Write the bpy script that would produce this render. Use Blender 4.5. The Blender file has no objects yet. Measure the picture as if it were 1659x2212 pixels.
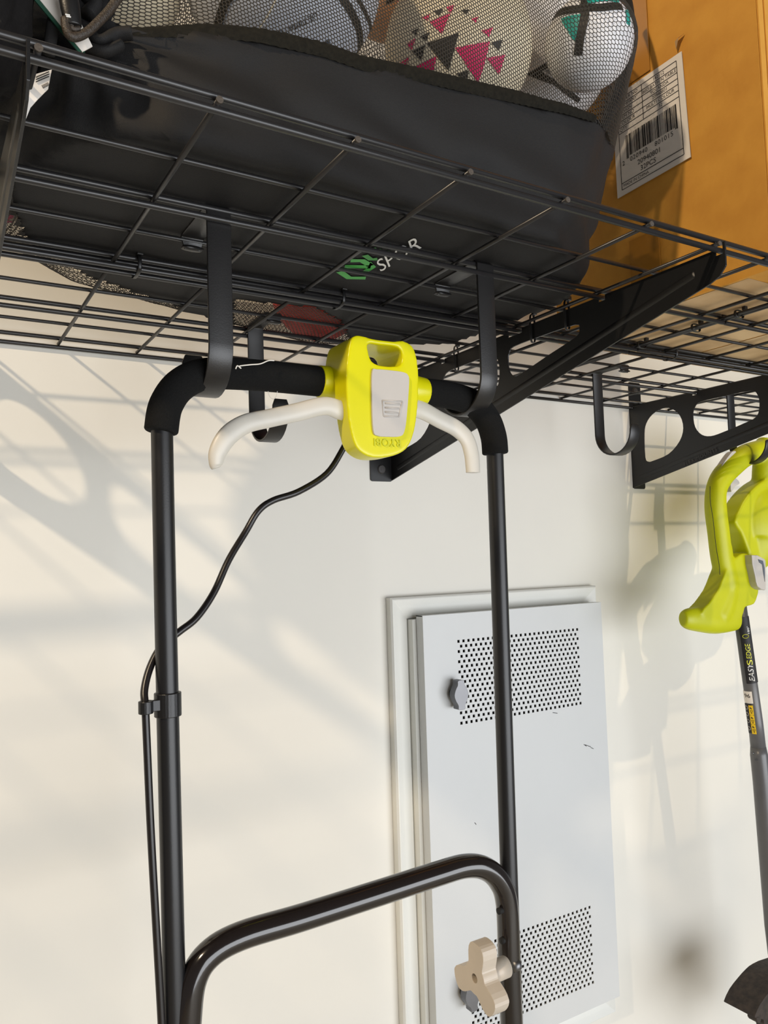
import bpy, bmesh, math, random
import numpy as np
from mathutils import Vector, Matrix, noise
random.seed(4); rng = np.random.default_rng(4)
PI = math.pi
col = bpy.context.scene.collection
# ------------------------------------------------------------------ camera model (metres; wall is y=0, shelf wires at z=0)
F = 1698.94
R = np.array([[0.8547129599, -0.5181484826, -0.0314309749],
              [0.0044545395, 0.0678676992, -0.9976843852],
              [0.5190817982, 0.8525937634, 0.0603155152]])
C = np.array([-0.0619643679, -1.0725206450, -0.2911624263])
def ray(u, v):
    return R.T @ np.array([(u-829.5)/F, (v-1106)/F, 1.0])
def pu(u, v, ax, val):
    d = ray(u, v); i = 'xyz'.index(ax)
    return Vector(C + (val-C[i])/d[i]*d)
def depth(p): return float(R[2] @ (np.array(p)-C))

# ------------------------------------------------------------------ materials
def lin(c):
    return tuple(((x/255)/12.92 if x/255 <= 0.04045 else ((x/255+0.055)/1.055)**2.4) for x in c)
def mat(name, rgb, rough=0.5, metal=0.0, noise_amt=0.0, nscale=60, bump=0.0, bscale=300, spec=0.5, coat=0.0, rgb2=None, sub=0.0):
    m = bpy.data.materials.new(name); m.use_nodes = True
    nt = m.node_tree; b = nt.nodes['Principled BSDF']
    c = lin(rgb)+(1,)
    b.inputs['Base Color'].default_value = c
    b.inputs['Roughness'].default_value = rough
    b.inputs['Metallic'].default_value = metal
    b.inputs['Specular IOR Level'].default_value = spec
    b.inputs['Coat Weight'].default_value = coat
    tc = nt.nodes.new('ShaderNodeTexCoord')
    if noise_amt or rgb2:
        n = nt.nodes.new('ShaderNodeTexNoise'); n.inputs['Scale'].default_value = nscale; n.inputs['Detail'].default_value = 6
        nt.links.new(tc.outputs['Object'], n.inputs['Vector'])
        r = nt.nodes.new('ShaderNodeValToRGB')
        c2 = lin(rgb2)+(1,) if rgb2 else tuple(x*(1-noise_amt) for x in c[:3])+(1,)
        r.color_ramp.elements[0].position = 0.35; r.color_ramp.elements[1].position = 0.65
        r.color_ramp.elements[0].color = c2; r.color_ramp.elements[1].color = c
        nt.links.new(n.outputs['Fac'], r.inputs['Fac']); nt.links.new(r.outputs['Color'], b.inputs['Base Color'])
    if bump:
        n2 = nt.nodes.new('ShaderNodeTexNoise'); n2.inputs['Scale'].default_value = bscale; n2.inputs['Detail'].default_value = 3
        nt.links.new(tc.outputs['Object'], n2.inputs['Vector'])
        bp = nt.nodes.new('ShaderNodeBump'); bp.inputs['Strength'].default_value = bump; bp.inputs['Distance'].default_value = 0.001
        nt.links.new(n2.outputs['Fac'], bp.inputs['Height']); nt.links.new(bp.outputs['Normal'], b.inputs['Normal'])
    return m
M = dict(
 wall=mat('painted_plaster', (229,226,217), 0.55, noise_amt=0.03, nscale=3, bump=0.12, bscale=60, spec=0.3),
 floor=mat('concrete', (206,198,182), 0.7, noise_amt=0.2, nscale=5),
 wire=mat('black_powder_coat', (34,33,34), 0.34, noise_amt=0.1, nscale=400, spec=0.6),
 capw=mat('worn_wire_end', (120,112,104), 0.4, metal=0.6, noise_amt=0.3, nscale=900),
 brk=mat('black_steel_plate', (20,20,21), 0.38, bump=0.1, bscale=900, spec=0.5),
 emb=mat('embossed_black', (62,60,60), 0.5),
 hook=mat('black_satin_steel', (30,29,29), 0.36, bump=0.08, bscale=900, spec=0.55),
 tube=mat('black_satin_tube', (22,22,24), 0.36, bump=0.05, bscale=800, spec=0.5),
 gloss=mat('black_gloss_tube', (28,23,22), 0.14, noise_amt=0.1, nscale=300, spec=0.6, coat=0.3),
 foam=mat('black_foam', (26,26,26), 0.95, noise_amt=0.25, nscale=900, bump=0.6, bscale=1500, spec=0.15),
 lime=mat('lime_plastic', (218,213,6), 0.28, noise_amt=0.04, nscale=30, bump=0.04, bscale=900, spec=0.45),
 limed=mat('lime_plastic_matt', (190,194,5), 0.42, noise_amt=0.05, nscale=30, bump=0.1, bscale=1500, spec=0.4),
 greyp=mat('pale_grey_plastic', (192,187,181), 0.4, noise_amt=0.03, nscale=40, bump=0.05, bscale=1200),
 whitep=mat('off_white_plastic', (206,201,190), 0.38, noise_amt=0.04, nscale=30),
 beige=mat('beige_plastic', (196,184,168), 0.4, noise_amt=0.04, nscale=60),
 chrome=mat('polished_chrome', (120,120,122), 0.42, metal=1.0, noise_amt=0.05, nscale=50),
 cable=mat('black_rubber_cable', (26,22,22), 0.3, noise_amt=0.1, nscale=200, spec=0.5),
 cab=mat('white_powder_coat', (207,209,209), 0.4, noise_amt=0.02, nscale=8, bump=0.08, bscale=700),
 cabf=mat('white_frame_coat', (228,228,222), 0.4, noise_amt=0.02, nscale=8, bump=0.1, bscale=500),
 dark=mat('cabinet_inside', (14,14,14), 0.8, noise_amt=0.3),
 card=mat('cardboard', (208,150,56), 0.75, noise_amt=0.06, nscale=22, bump=0.3, bscale=160, rgb2=(196,137,47)),
 cardu=mat('worn_cardboard', (216,186,142), 0.8, nscale=9, bump=0.3, bscale=60, rgb2=(176,142,98)),
 tape=mat('brown_packing_tape', (176,122,48), 0.22, noise_amt=0.08, nscale=20, spec=0.6),
 paper=mat('label_paper', (226,220,212), 0.6, noise_amt=0.03, nscale=40),
 ink=mat('black_ink', (24,22,24), 0.6, noise_amt=0.1),
 fabric=mat('black_polyester', (27,26,26), 0.72, noise_amt=0.12, nscale=700, bump=0.35, bscale=1400, spec=0.35),
 net=mat('black_net_cord', (52,46,38), 0.6, noise_amt=0.2, nscale=300),
 band=mat('black_knitted_band', (30,28,22), 0.9, noise_amt=0.4, nscale=260, bump=0.8, bscale=600, spec=0.2),
 green=mat('green_print', (70,165,72), 0.5, noise_amt=0.08),
 greend=mat('dark_green_print', (48,140,50), 0.5, noise_amt=0.08),
 whitepr=mat('white_print', (225,225,222), 0.5, noise_amt=0.03),
 cream=mat('cream_ball_skin', (253,238,206), 0.5, noise_amt=0.04, nscale=50, bump=0.2, bscale=500),
 whiteb=mat('white_ball_skin', (246,246,250), 0.4, noise_amt=0.04, nscale=50, bump=0.2, bscale=500),
 blueb=mat('blue_white_ball_skin', (216,220,230), 0.4, noise_amt=0.06, nscale=50, bump=0.2, bscale=500),
 peach=mat('peach_ball_skin', (226,176,136), 0.5, noise_amt=0.06, nscale=50, bump=0.2, bscale=500),
 redb=mat('red_ball_skin', (200,48,38), 0.5, noise_amt=0.08, nscale=50, bump=0.2, bscale=500),
 pink=mat('hot_pink_print', (238,40,110), 0.5, noise_amt=0.04),
 bink=mat('charcoal_print', (48,46,42), 0.6, noise_amt=0.1),
 grpr=mat('mid_grey_print', (92,98,108), 0.5, noise_amt=0.05),
 teal=mat('teal_print', (40,168,156), 0.5, noise_amt=0.05),
 shaft=mat('grey_shaft_paint', (92,92,94), 0.34, noise_amt=0.06, nscale=80, spec=0.6),
 yell=mat('warning_yellow', (236,198,30), 0.5, noise_amt=0.04),
 lyel=mat('lime_lettering', (226,226,60), 0.5, noise_amt=0.04),
 dirt=mat('dirty_black_plastic', (60,50,44), 0.7, nscale=90, bump=0.5, bscale=300, rgb2=(34,29,26)),
 dfab=mat('black_bag_cloth', (20,18,18), 0.85, noise_amt=0.2, nscale=300, bump=0.4, bscale=500, spec=0.2),
 string=mat('white_string', (225,222,215), 0.8, noise_amt=0.05),
 kink=mat('dark_green_edge', (20,70,52), 0.6, noise_amt=0.1),
)
# ------------------------------------------------------------------ object helpers
def mesh(name, verts, faces, m, parent=None, smooth=False):
    me = bpy.data.meshes.new(name); me.from_pydata([tuple(v) for v in verts], [], [tuple(f) for f in faces]); me.update()
    o = bpy.data.objects.new(name, me); col.objects.link(o)
    if m: me.materials.append(m)
    if smooth: me.polygons.foreach_set('use_smooth', [True]*len(me.polygons))
    if parent: o.parent = parent
    return o
def tag(o, label=None, cat=None, group=None, kind=None):
    if label: o['label'] = label
    if cat: o['category'] = cat
    if group: o['group'] = group
    if kind: o['kind'] = kind
    return o
def thing(name, label, cat, group=None):
    o = bpy.data.objects.new(name, None); o.empty_display_size = 0.02; col.objects.link(o)
    return tag(o, label, cat, group)
def center(root, loc):
    """put an Empty at the thing's base, keeping the parts where they are"""
    loc = Vector(loc); root.location = loc
    for ch in [c for c in bpy.data.objects if c.parent == root]: ch.location = ch.location - loc
class MB:
    def __init__(s): s.v = []; s.f = []
    def add(s, v, f):
        n = len(s.v); s.v += [Vector(p) for p in v]; s.f += [[i+n for i in q] for q in f]; return s
    def build(s, name, m, parent=None, smooth=False): return mesh(name, s.v, s.f, m, parent, smooth)
    def box(s, a, b):
        x0,y0,z0 = a; x1,y1,z1 = b
        return s.add([(x0,y0,z0),(x1,y0,z0),(x1,y1,z0),(x0,y1,z0),(x0,y0,z1),(x1,y0,z1),(x1,y1,z1),(x0,y1,z1)],
                     [(0,3,2,1),(4,5,6,7),(0,1,5,4),(1,2,6,5),(2,3,7,6),(3,0,4,7)])
    def rod(s, p, q, r, n=8):
        return s.sweep([p, q], [r, r], n)
    def sweep(s, pts, rad, n=12, hint=None, cap=True, rnd=0):
        """tube through pts; rad item = r or (in-plane, along hint)"""
        pts = [Vector(p) for p in pts]; rad = [(r, r) if not isinstance(r, (tuple, list)) else tuple(r) for r in rad]
        if rnd:
            def endc(p, q, r):
                d = (p-q).normalized(); out = []
                for k in range(1, 5):
                    t = k/4*PI/2; out.append((p+d*rnd*math.sin(t), tuple(max(x-rnd*(1-math.cos(t))*1.0, x*0.02) for x in r)))
                return out
            e = endc(pts[-1], pts[-2], rad[-1]); b = endc(pts[0], pts[1], rad[0])[::-1]
            pts = [x[0] for x in b]+pts+[x[0] for x in e]; rad = [x[1] for x in b]+rad+[x[1] for x in e]
        rings = []; N = len(pts)
        h = Vector(hint) if hint else None
        prev = None
        for i, p in enumerate(pts):
            t = (pts[min(i+1, N-1)]-pts[max(i-1, 0)]).normalized()
            if h is not None:
                side = t.cross(h)
                side = side.normalized() if side.length > 1e-6 else prev
                up = side.cross(t).normalized()
            else:
                if prev is None:
                    a = Vector((0,0,1)) if abs(t.z) < 0.9 else Vector((0,1,0))
                    side = t.cross(a).normalized()
                else: side = (prev-t*prev.dot(t)).normalized()
                up = side.cross(t)
            prev = side
            ra, rb = rad[i]
            rings.append([p+side*ra*math.cos(2*PI*k/n)+up*rb*math.sin(2*PI*k/n) for k in range(n)])
        v = [q for rg in rings for q in rg]; f = []
        for i in range(N-1):
            for k in range(n):
                k2 = (k+1) % n; f.append((i*n+k, i*n+k2, (i+1)*n+k2, (i+1)*n+k))
        if cap: f.append(tuple(range(n))[::-1]); f.append(tuple((N-1)*n+k for k in range(n)))
        return s.add(v, f)
def smooth_path(pts, k=6, closed=False):
    """Catmull-Rom over tuples of any length"""
    P = [np.array(p, float) for p in pts]; out = []
    n = len(P)
    for i in range(n-1):
        a = P[max(i-1, 0)]; b = P[i]; c = P[i+1]; d = P[min(i+2, n-1)]
        for j in range(k):
            t = j/k
            out.append(0.5*((2*b)+(-a+c)*t+(2*a-5*b+4*c-d)*t*t+(-a+3*b-3*c+d)*t**3))
    out.append(P[-1]); return out
def prism(mb, outline, holes, to3, d0, d1):
    """outline/holes: 2D loops; to3(a,b,d) -> point; closed solid with through holes"""
    bm = bmesh.new(); edges = []
    for lp in [outline]+list(holes):
        vs = [bm.verts.new((a, b, 0)) for a, b in lp]
        for i in range(len(vs)): edges.append(bm.edges.new((vs[i], vs[(i+1) % len(vs)])))
    bm.verts.index_update()
    bmesh.ops.triangle_fill(bm, edges=edges, use_beauty=True, use_dissolve=False)
    bm.verts.index_update()
    P = [v.co.copy() for v in bm.verts]; n = len(P)
    T = [[v.index for v in f.verts] for f in bm.faces]; E_ = [[v.index for v in e.verts] for e in bm.edges if len(e.link_faces) == 1]
    bm.free()
    v = [to3(p.x, p.y, d0) for p in P]+[to3(p.x, p.y, d1) for p in P]
    f = [t for t in T]+[[i+n for i in t[::-1]] for t in T]+[[a, b, b+n, a+n] for a, b in E_]
    mb.add(v, f); return mb
def fix(o):
    bm = bmesh.new(); bm.from_mesh(o.data); bmesh.ops.recalc_face_normals(bm, faces=bm.faces); bm.to_mesh(o.data); bm.free(); return o
def bevel(o, w, seg=2, ang=35):
    fix(o); b = o.modifiers.new('bevel', 'BEVEL'); b.width = w; b.segments = seg; b.limit_method = 'ANGLE'; b.angle_limit = math.radians(ang); return o
def organic(o, vox, it=8, fac=0.5):
    fix(o); r = o.modifiers.new('remesh', 'REMESH'); r.mode = 'VOXEL'; r.voxel_size = vox; r.use_smooth_shade = True
    s = o.modifiers.new('smooth', 'SMOOTH'); s.factor = fac; s.iterations = it; return o
def textmesh(mb, s, size, M4, ext=0.0, shear=0.0, space=1.0, align='CENTER'):
    cu = bpy.data.curves.new('t', 'FONT'); cu.body = s; cu.size = size; cu.align_x = align; cu.align_y = 'CENTER'; cu.shear = shear; cu.extrude = ext; cu.space_character = space
    cu.resolution_u = 3
    o = bpy.data.objects.new('t', cu); col.objects.link(o)
    dg = bpy.context.evaluated_depsgraph_get(); me = bpy.data.meshes.new_from_object(o.evaluated_get(dg))
    mb.add([M4 @ v.co for v in me.vertices], [list(p.vertices) for p in me.polygons])
    bpy.data.objects.remove(o); bpy.data.curves.remove(cu); bpy.data.meshes.remove(me)
def frame(o, x, y):
    x = Vector(x).normalized(); y = Vector(y); y = (y-x*y.dot(x)).normalized(); z = x.cross(y)
    m = Matrix((x, y, z)).transposed().to_4x4(); m.translation = Vector(o); return m
def rrect(x0, y0, x1, y1, r, n=5):
    out = []
    for cx, cy, a in ((x1-r, y1-r, 0), (x0+r, y1-r, 90), (x0+r, y0+r, 180), (x1-r, y0+r, 270)):
        for k in range(n+1):
            t = math.radians(a+90*k/n); out.append((cx+r*math.cos(t), cy+r*math.sin(t)))
    return out
def smloop(pts, k=4):
    P = [np.array(p, float) for p in pts]; n = len(P); out = []
    for i in range(n):
        a, b, c, d = P[i-1], P[i], P[(i+1) % n], P[(i+2) % n]
        for j in range(k):
            t = j/k; out.append(tuple(0.5*((2*b)+(-a+c)*t+(2*a-5*b+4*c-d)*t*t+(-a+3*b-3*c+d)*t**3)))
    return out
XZ = lambda a, b, d: Vector((a, d, b))
YZ = lambda a, b, d: Vector((d, a, b))

# ================================================================== THE ROOM
w = MB(); w.box((-3.2, 0, -2.0), (3.6, 0.12, 0.95)); tag(w.build('wall_back', M['wall']), 'off-white painted garage wall behind the shelf', 'wall', kind='structure')
w = MB(); w.box((-3.2, -4.2, -2.1), (3.6, 0.12, -2.0)); tag(w.build('floor', M['floor']), 'grey concrete garage floor', 'floor', kind='structure')

# ================================================================== SHELF PANELS
RW, RC = 0.0027, 0.0021
def panel(xs, x0, x1, ys_single, ys_pair, y0, y1, label):
    t = thing('wire_shelf_panel', label, 'shelf', 'black wire grid panels of the wall shelf')
    g = MB()
    for y in ys_single: g.rod((x0, y, 0.0043), (x1, y, 0.0043), RC, 10)
    for x in xs: g.rod((x, y0, 0), (x, y1, 0), RC, 10)
    g.build('wire_grid', M['wire'], t, True)
    for yu, yl in ys_pair:
        e = MB(); e.rod((x0, yu, 0.0048), (x1, yu, 0.0048), RW, 12); e.rod((x0, yl, -0.0048), (x1, yl, -0.0048), RW, 12)
        e.build('edge_rail', M['wire'], t, True)
    if y0 < -0.5:
        c = MB(); c.rod((0, -0.0008, 0), (0, 0.0004, 0), RC*1.15, 12); w0 = None
        for x in xs:
            if w0 is None: w0 = o = c.build('wire_end', M['capw'], t, False)
            else: o = w0.copy(); col.objects.link(o)
            o.location = (x, y0, 0)
    center(t, ((x0+x1)/2, (y0+y1)/2, 0)); return t
xl = [-0.8, -0.7, -0.6, -0.5, -0.4, -0.3, -0.2, -0.1, 0, 0.105, 0.2046, 0.3025, 0.4029, 0.5049, 0.6008, 0.682, 0.782, 0.821]
xr = [0.829]+[0.885+0.1*i for i in range(12)]+[2.02]
FP = [(-0.6105, -0.6115), (-0.4569, -0.4607), (-0.3204, -0.3203)]
BP = [(-0.3056, -0.3046), (-0.1500, -0.1530), (-0.0125, -0.0045)]
panel(xl, -0.84, 0.823, [-0.5247, -0.3860], FP, -0.6155, -0.316, 'front left black wire grid shelf panel under the ball bag')
panel(xl, -0.84, 0.823, [-0.2141, -0.0801], BP, -0.312, -0.003, 'rear left black wire grid shelf panel against the wall')
panel(xr, 0.827, 2.03, [-0.5247, -0.3860], FP, -0.6155, -0.316, 'front right black wire grid shelf panel under the cardboard box')
panel(xr, 0.827, 2.03, [-0.2141, -0.0801], BP, -0.312, -0.003, 'rear right black wire grid shelf panel behind the second bracket')
# cable ties
def tie(c, ax, w_, h_, label, rot=0.0):
    t = thing('cable_tie', label, 'cable tie', 'black cable ties on the shelf wires')
    m = MB(); cx, cy, cz = c; n = 20; pts = []
    for k in range(n+1):
        a = 2*PI*k/n; u_ = w_/2*math.copysign(abs(math.cos(a))**0.6, math.cos(a)); v_ = h_/2*math.copysign(abs(math.sin(a))**0.6, math.sin(a))
        pts.append((cx, cy+u_, cz+v_) if ax == 'x' else (cx+u_, cy, cz+v_))
    hint = (1,0,0) if ax == 'x' else (0,1,0)
    m.sweep(pts, [(0.0006, 0.0019)]*len(pts), 8, hint=hint); m.build('strap', M['brk'], t, True)
    m = MB(); m.box((cx-0.003, cy-w_/2-0.0025, cz+h_/2-0.002), (cx+0.003, cy-w_/2+0.002, cz+h_/2+0.0035))
    bevel(m.build('lock_head', M['brk'], t), 0.0006)
    center(t, c)
tie((0.128, -0.3125, 0), 'x', 0.027, 0.018, 'black cable tie joining panels, left of the near hook')
tie((0.350, -0.3125, 0), 'x', 0.027, 0.018, 'black cable tie above the lime switch box')
tie((0.906, -0.3125, 0), 'x', 0.027, 0.018, 'black cable tie joining panels under the cardboard box rear')
tie((0.825, -0.482, 0.000), 'y', 0.016, 0.010, 'black cable tie under the box, nearest the front edge')
tie((0.825, -0.419, 0.000), 'y', 0.016, 0.010, 'black cable tie under the box, middle of the seam')
tie((0.825, -0.330, 0.000), 'y', 0.016, 0.010, 'black cable tie under the box, rear end of the seam')

for y_, lab_ in ((-0.405, 'nearest the shelf front'), (-0.345, 'second from the shelf front'), (-0.185, 'nearest the wall')):
    tie((0.607, y_, -0.0085), 'y', 0.0075, 0.036, 'black cable tie round the top beam of the middle bracket, '+lab_)
# ================================================================== BRACKETS
def bracket(xw, fl, label, text=False):
    t = thing('shelf_bracket', label, 'bracket', 'black triangular shelf brackets')
    top = -0.0024
    dp = top-0.0060; out = [(0.0, top), (0.0, top-0.001)][:1]
    for a, b in ((-0.0005, -0.0095), (-0.148, -0.158), (-0.299, -0.326), (-0.4555, -0.4655)): out += [(a, top), (a, dp), (b, dp), (b, top)]
    out = out[1:] if out[0] == out[1] else out
    out += [(-0.6065, top), (-0.6065, dp), (-0.6145, dp), (-0.6148, 0.0030), (-0.6175, 0.0030), (-0.6170, -0.021), (-0.610, -0.029), (-0.5985, -0.0335), (0.0, -0.165)]
    H1 = smloop([(-0.0345, -0.062), (-0.0335, -0.108), (-0.041, -0.1172), (-0.054, -0.1168), (-0.0895, -0.1085), (-0.1155, -0.088), (-0.1250, -0.065), (-0.1195, -0.041), (-0.1020, -0.0245), (-0.0800, -0.0200), (-0.0560, -0.0270), (-0.0400, -0.0420)], 3)
    H2 = smloop([(-0.1475, -0.045), (-0.1500, -0.067), (-0.1630, -0.083), (-0.1820, -0.0885), (-0.2060, -0.0855), (-0.2480, -0.0765), (-0.2720, -0.0690), (-0.2790, -0.0520), (-0.2770, -0.0330), (-0.2640, -0.0230), (-0.2100, -0.0222), (-0.1650, -0.0230), (-0.1520, -0.0310)], 3)
    H3 = smloop([(-0.2970, -0.036), (-0.2985, -0.052), (-0.3080, -0.0610), (-0.3230, -0.0600), (-0.3750, -0.0480), (-0.4180, -0.0385), (-0.4245, -0.0310), (-0.4180, -0.0240), (-0.3600, -0.0222), (-0.3090, -0.0225), (-0.3000, -0.0275)], 3)
    s = 1 if fl > 0 else -1
    m = MB(); prism(m, out, [H1, H2, H3], YZ, xw-0.001, xw+0.001)
    # stiffening lips along the sloped and top edges
    bevel(m.build('web_plate', M['brk'], t), 0.0004, 1)
    m = MB(); m.sweep([(xw-0.0006, -0.022, -0.146), (xw-0.0006, -0.30, -0.0825), (xw-0.0006, -0.580, -0.0185)], [(0.0042, 0.0016)]*3, 14, hint=(1,0,0), rnd=0.003); m.build('pressed_rib', M['brk'], t, True)
    m = MB(); prism(m, rrect(min(xw, xw+fl), -0.1665, max(xw, xw+fl), 0.048, 0.004), [], XZ, -0.0025, -0.0002)
    p = bevel(m.build('wall_plate', M['brk'], t), 0.0005, 1)
    for z in (-0.147, 0.03):
        m = MB(); cx = xw+fl*0.5; m.sweep([(cx, -0.0024, z), (cx, -0.0052, z)], [0.0078, 0.0060], 20); m.sweep([(cx, -0.005, z), (cx, -0.0056, z)], [0.0028, 0.0028], 6)
        tag(m.build('bolt', M['capw'] if False else M['emb'], p, False), 'hex socket bolt')
    if text:
        m = MB(); a = pu(1485, 1000, 'x', xw-0.0030); b = pu(1540, 974, 'x', xw-0.0030)
        textmesh(m, 'FLEXIMOUNTS', 0.0105, frame((a+b)/2, b-a, (0,0,1)), space=1.1)
        m.build('embossed_lettering', M['emb'], t)
    center(t, (xw, 0, -0.165)); return t
bracket(-0.0055, 0.032, 'black triangular shelf bracket at the far left edge')
bracket(0.607, -0.040, 'black triangular shelf bracket right of the mower handle, bolted low on the wall')
bracket(1.172, 0.033, 'black triangular shelf bracket with round cutouts beside the string trimmer', True)

# ================================================================== STORAGE HOOKS (J shape in the y-z plane)
def hook(xc, yl, ylip, zb, rr, short, wdt, label, s, zup=0.0065, rot=0.0):
    """s=+1: the short leg rises on the wall side of the long leg"""
    t = thing('storage_hook', label, 'hook', 'black J shaped storage hooks on the shelf')
    th = 0.0014; P = []
    P.append((ylip, zup-0.013)); P.append((ylip, zup-0.002)); P.append((ylip-(0.002 if ylip > yl else -0.002), zup))
    P.append((yl+(0.004 if ylip > yl else -0.004), zup)); P.append((yl, zup-0.003))
    P.append((yl, zb+rr*1.0))
    for k in range(1, 17):
        a = PI*k/16; P.append((yl+s*(rr-rr*math.cos(a)), zb+rr-rr*math.sin(a)))
    P.append((yl+s*2*rr, zb+rr+short))
    # thick ribbon with rounded ends
    n = len(P); L = []; Rr = []
    for i, (y, z) in enumerate(P):
        q0 = P[max(i-1, 0)]; q1 = P[min(i+1, n-1)]; ty, tz = q1[0]-q0[0], q1[1]-q0[1]; d = math.hypot(ty, tz); ny, nz = -tz/d, ty/d
        L.append((y+ny*th, z+nz*th)); Rr.append((y-ny*th, z-nz*th))
    v = []; hw = wdt/2
    for i in range(n):
        k = 1.0
        if i == 0 or i == n-1: k = 0.72
        v += [(xc-hw*k, *L[i]), (xc+hw*k, *L[i]), (xc+hw*k, *Rr[i]), (xc-hw*k, *Rr[i])]
    # extra ring just before the tip keeps the corner rounding short
    f = []
    for i in range(n-1):
        a = 4*i
        for k in range(4): f.append((a+k, a+(k+1) % 4, a+4+(k+1) % 4, a+4+k))
    f.append((0,1,2,3)); f.append(tuple(4*(n-1)+k for k in (3,2,1,0)))
    m = MB(); m.add([Vector(p) for p in v], f)
    o = m.build('hook_bar', M['hook'], t); bevel(o, 0.0006, 2, 40)
    o.data.polygons.foreach_set('use_smooth', [True]*len(o.data.polygons))
    m = MB(); m.sweep([(xc, ylip-0.0035, zup-0.011), (xc, ylip+0.0035, zup-0.011)], [(hw*0.95, 0.0018)]*2, 12, hint=(0,0,1)); m.build('retaining_lip', M['hook'], t, True)
    center(t, (xc, yl, 0)); return t
def proj1(p):
    q_ = R @ (np.array(p)-C); return 829.5+F*q_[0]/q_[2], 1106+F*q_[1]/q_[2]
def fit_hook(x, yl, s, vb, vt, rr=0.0365):
    """height of the bend and length of the short leg from how low and how high the photo shows them"""
    def low(zb): return max(proj1((x+dx, yl+s*(rr-rr*math.cos(a)), zb+rr-rr*math.sin(a)))[1] for dx in (-0.01, 0.01) for a in np.linspace(0, PI, 25))
    lo, hi = -0.3, 0.0
    for _ in range(30):
        m_ = (lo+hi)/2; lo, hi = (m_, hi) if low(m_) > vb else (lo, m_)
    zb = lo; lo, hi = -0.3, 0.1
    for _ in range(30):
        m_ = (lo+hi)/2; lo, hi = (m_, hi) if proj1((x, yl+s*2*rr, m_))[1] > vt else (lo, m_)
    return zb, rr, lo-zb-rr
for x, yl, ylip, s, vb, vt, lab_ in ((0.1600, -0.4570, -0.3860, 1, 857, 768, 'black flat hook round the left end of the mower handle'),
        (0.4400, -0.4600, -0.3860, 1, 899, 850, 'black flat hook round the right end of the mower handle'),
        (0.3140, -0.1560, -0.2141, -1, 954, 862, 'empty black hook near the wall behind the white lever'),
        (0.9190, -0.1560, -0.2141, -1, 983, 915, 'empty black hook left of the second bracket'),
        (1.2720, -0.1560, -0.2141, -1, 1002, 950, 'black hook carrying the lime string trimmer')):
    zb, rr, sh_ = fit_hook(x, yl, s, vb, vt); hook(x, yl, ylip, zb, rr, sh_, 0.0210, lab_, s, 0.0085)
# ================================================================== LAWN MOWER HANDLE
HY = -0.430
def H(x, z):
    q_ = R @ (np.array((x, -0.437, z))-C); return tuple(pu(829.5+F*q_[0]/q_[2], 1106+F*q_[1]/q_[2], 'y', HY))
mow = thing('lawn_mower', 'folded black lawn mower handle with lime switch box hung from two hooks', 'lawn mower')
path = [H(0.1195, -2.0+0.95), H(0.1193, -0.67), H(0.1170, -0.40), H(0.1158, -0.20), H(0.1165, -0.176), H(0.1225, -0.152), H(0.1375, -0.136), H(0.160, -0.1285), H(0.20, -0.127), H(0.30, -0.127),
        H(0.38, -0.127), H(0.42, -0.1295), H(0.4445, -0.1375), H(0.4575, -0.153), H(0.4620, -0.177), H(0.4625, -0.20), H(0.4610, -0.40), H(0.4585, -0.67), H(0.4565, -1.05)]
m = MB(); sp = smooth_path(path, 6); m.sweep(sp, [0.0089]*len(sp), 20); m.build('upper_handle_tube', M['tube'], mow, True)
def foam(pts, r0, r1):
    m = MB(); sp = smooth_path(pts, 7); n = len(sp); m.sweep(sp, [r0+(r1-r0)*i/(n-1) for i in range(n)], 24, rnd=0.0022); return m.build('foam_grip', M['foam'], mow, True)
foam([H(0.1152, -0.1800), H(0.1195, -0.1590), H(0.1330, -0.1405), H(0.1560, -0.1300), H(0.200, -0.1270), H(0.262, -0.1270)], 0.0138, 0.0138)
foam([H(0.372, -0.127), H(0.405, -0.1275), H(0.4350, -0.1330), H(0.4535, -0.1480), H(0.4615, -0.1660), H(0.4630, -0.1830)], 0.0138, 0.0138)
# glossy lower handle
def pz(u, v, y): return tuple(pu(u, v, 'y', y))
lp = [(402,2560,),(403,2400),(403,2290),(404.6,2212),(416,2121),(450,2063),(519,2022),(651,1982),(823,1927),(940,1889),(1003,1871),(1046,1875),(1078,1903),(1095,1955),(1100,2086),(1105,2212),(1109,2320),(1115,2560)]
m = MB(); sp = smooth_path([pz(u, v, HY-0.002) for u, v in lp], 6); m.sweep(sp, [0.0113]*len(sp), 22); low = m.build('lower_handle_tube', M['gloss'], mow, True)
for (u, v) in ((1078,1968),(1084,2032)):
    m = MB(); p = pu(u, v, 'y', HY-0.0055); m.sweep([p+Vector((-0.0012,0,0)), p+Vector((0.004,0,0))], [0.0032, 0.0032], 14); m.build('adjustment_hole', M['dark'], low, True)
# star knob: axis along x, 3 lobes
kc = pu(1042, 2106, 'x', 0.4075); kc = Vector((0.418, -0.4405, 0)); kz = pu(1040, 2108, 'x', 0.4075)
kc = Vector((0.4075, kz.y, kz.z))
def star(n=72):
    out = []
    for k in range(n):
        a = 2*PI*k/n; best = 0
        for l in (8, 128, 248):
            d = math.degrees(a)-l; d = (d+180) % 360-180
            best = max(best, math.exp(-(d/31)**4))
        r = 0.0150+0.0185*best; out.append((kc.y-r*math.sin(a), kc.z+r*math.cos(a)))
    return out
m = MB(); prism(m, star(), [[(kc.y-0.0042*math.sin(2*PI*k/16), kc.z+0.0042*math.cos(2*PI*k/16)) for k in range(16)][::-1]], YZ, kc.x-0.0085, kc.x+0.0085)
kn = m.build('star_knob', M['beige'], mow); bevel(kn, 0.0022, 3); 
m = MB(); m.sweep([kc+Vector((0.006,0,0)), kc+Vector((0.030,0,0))], [0.0105, 0.0098], 24); m.build('knob_stem', M['beige'], kn, True)
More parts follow.
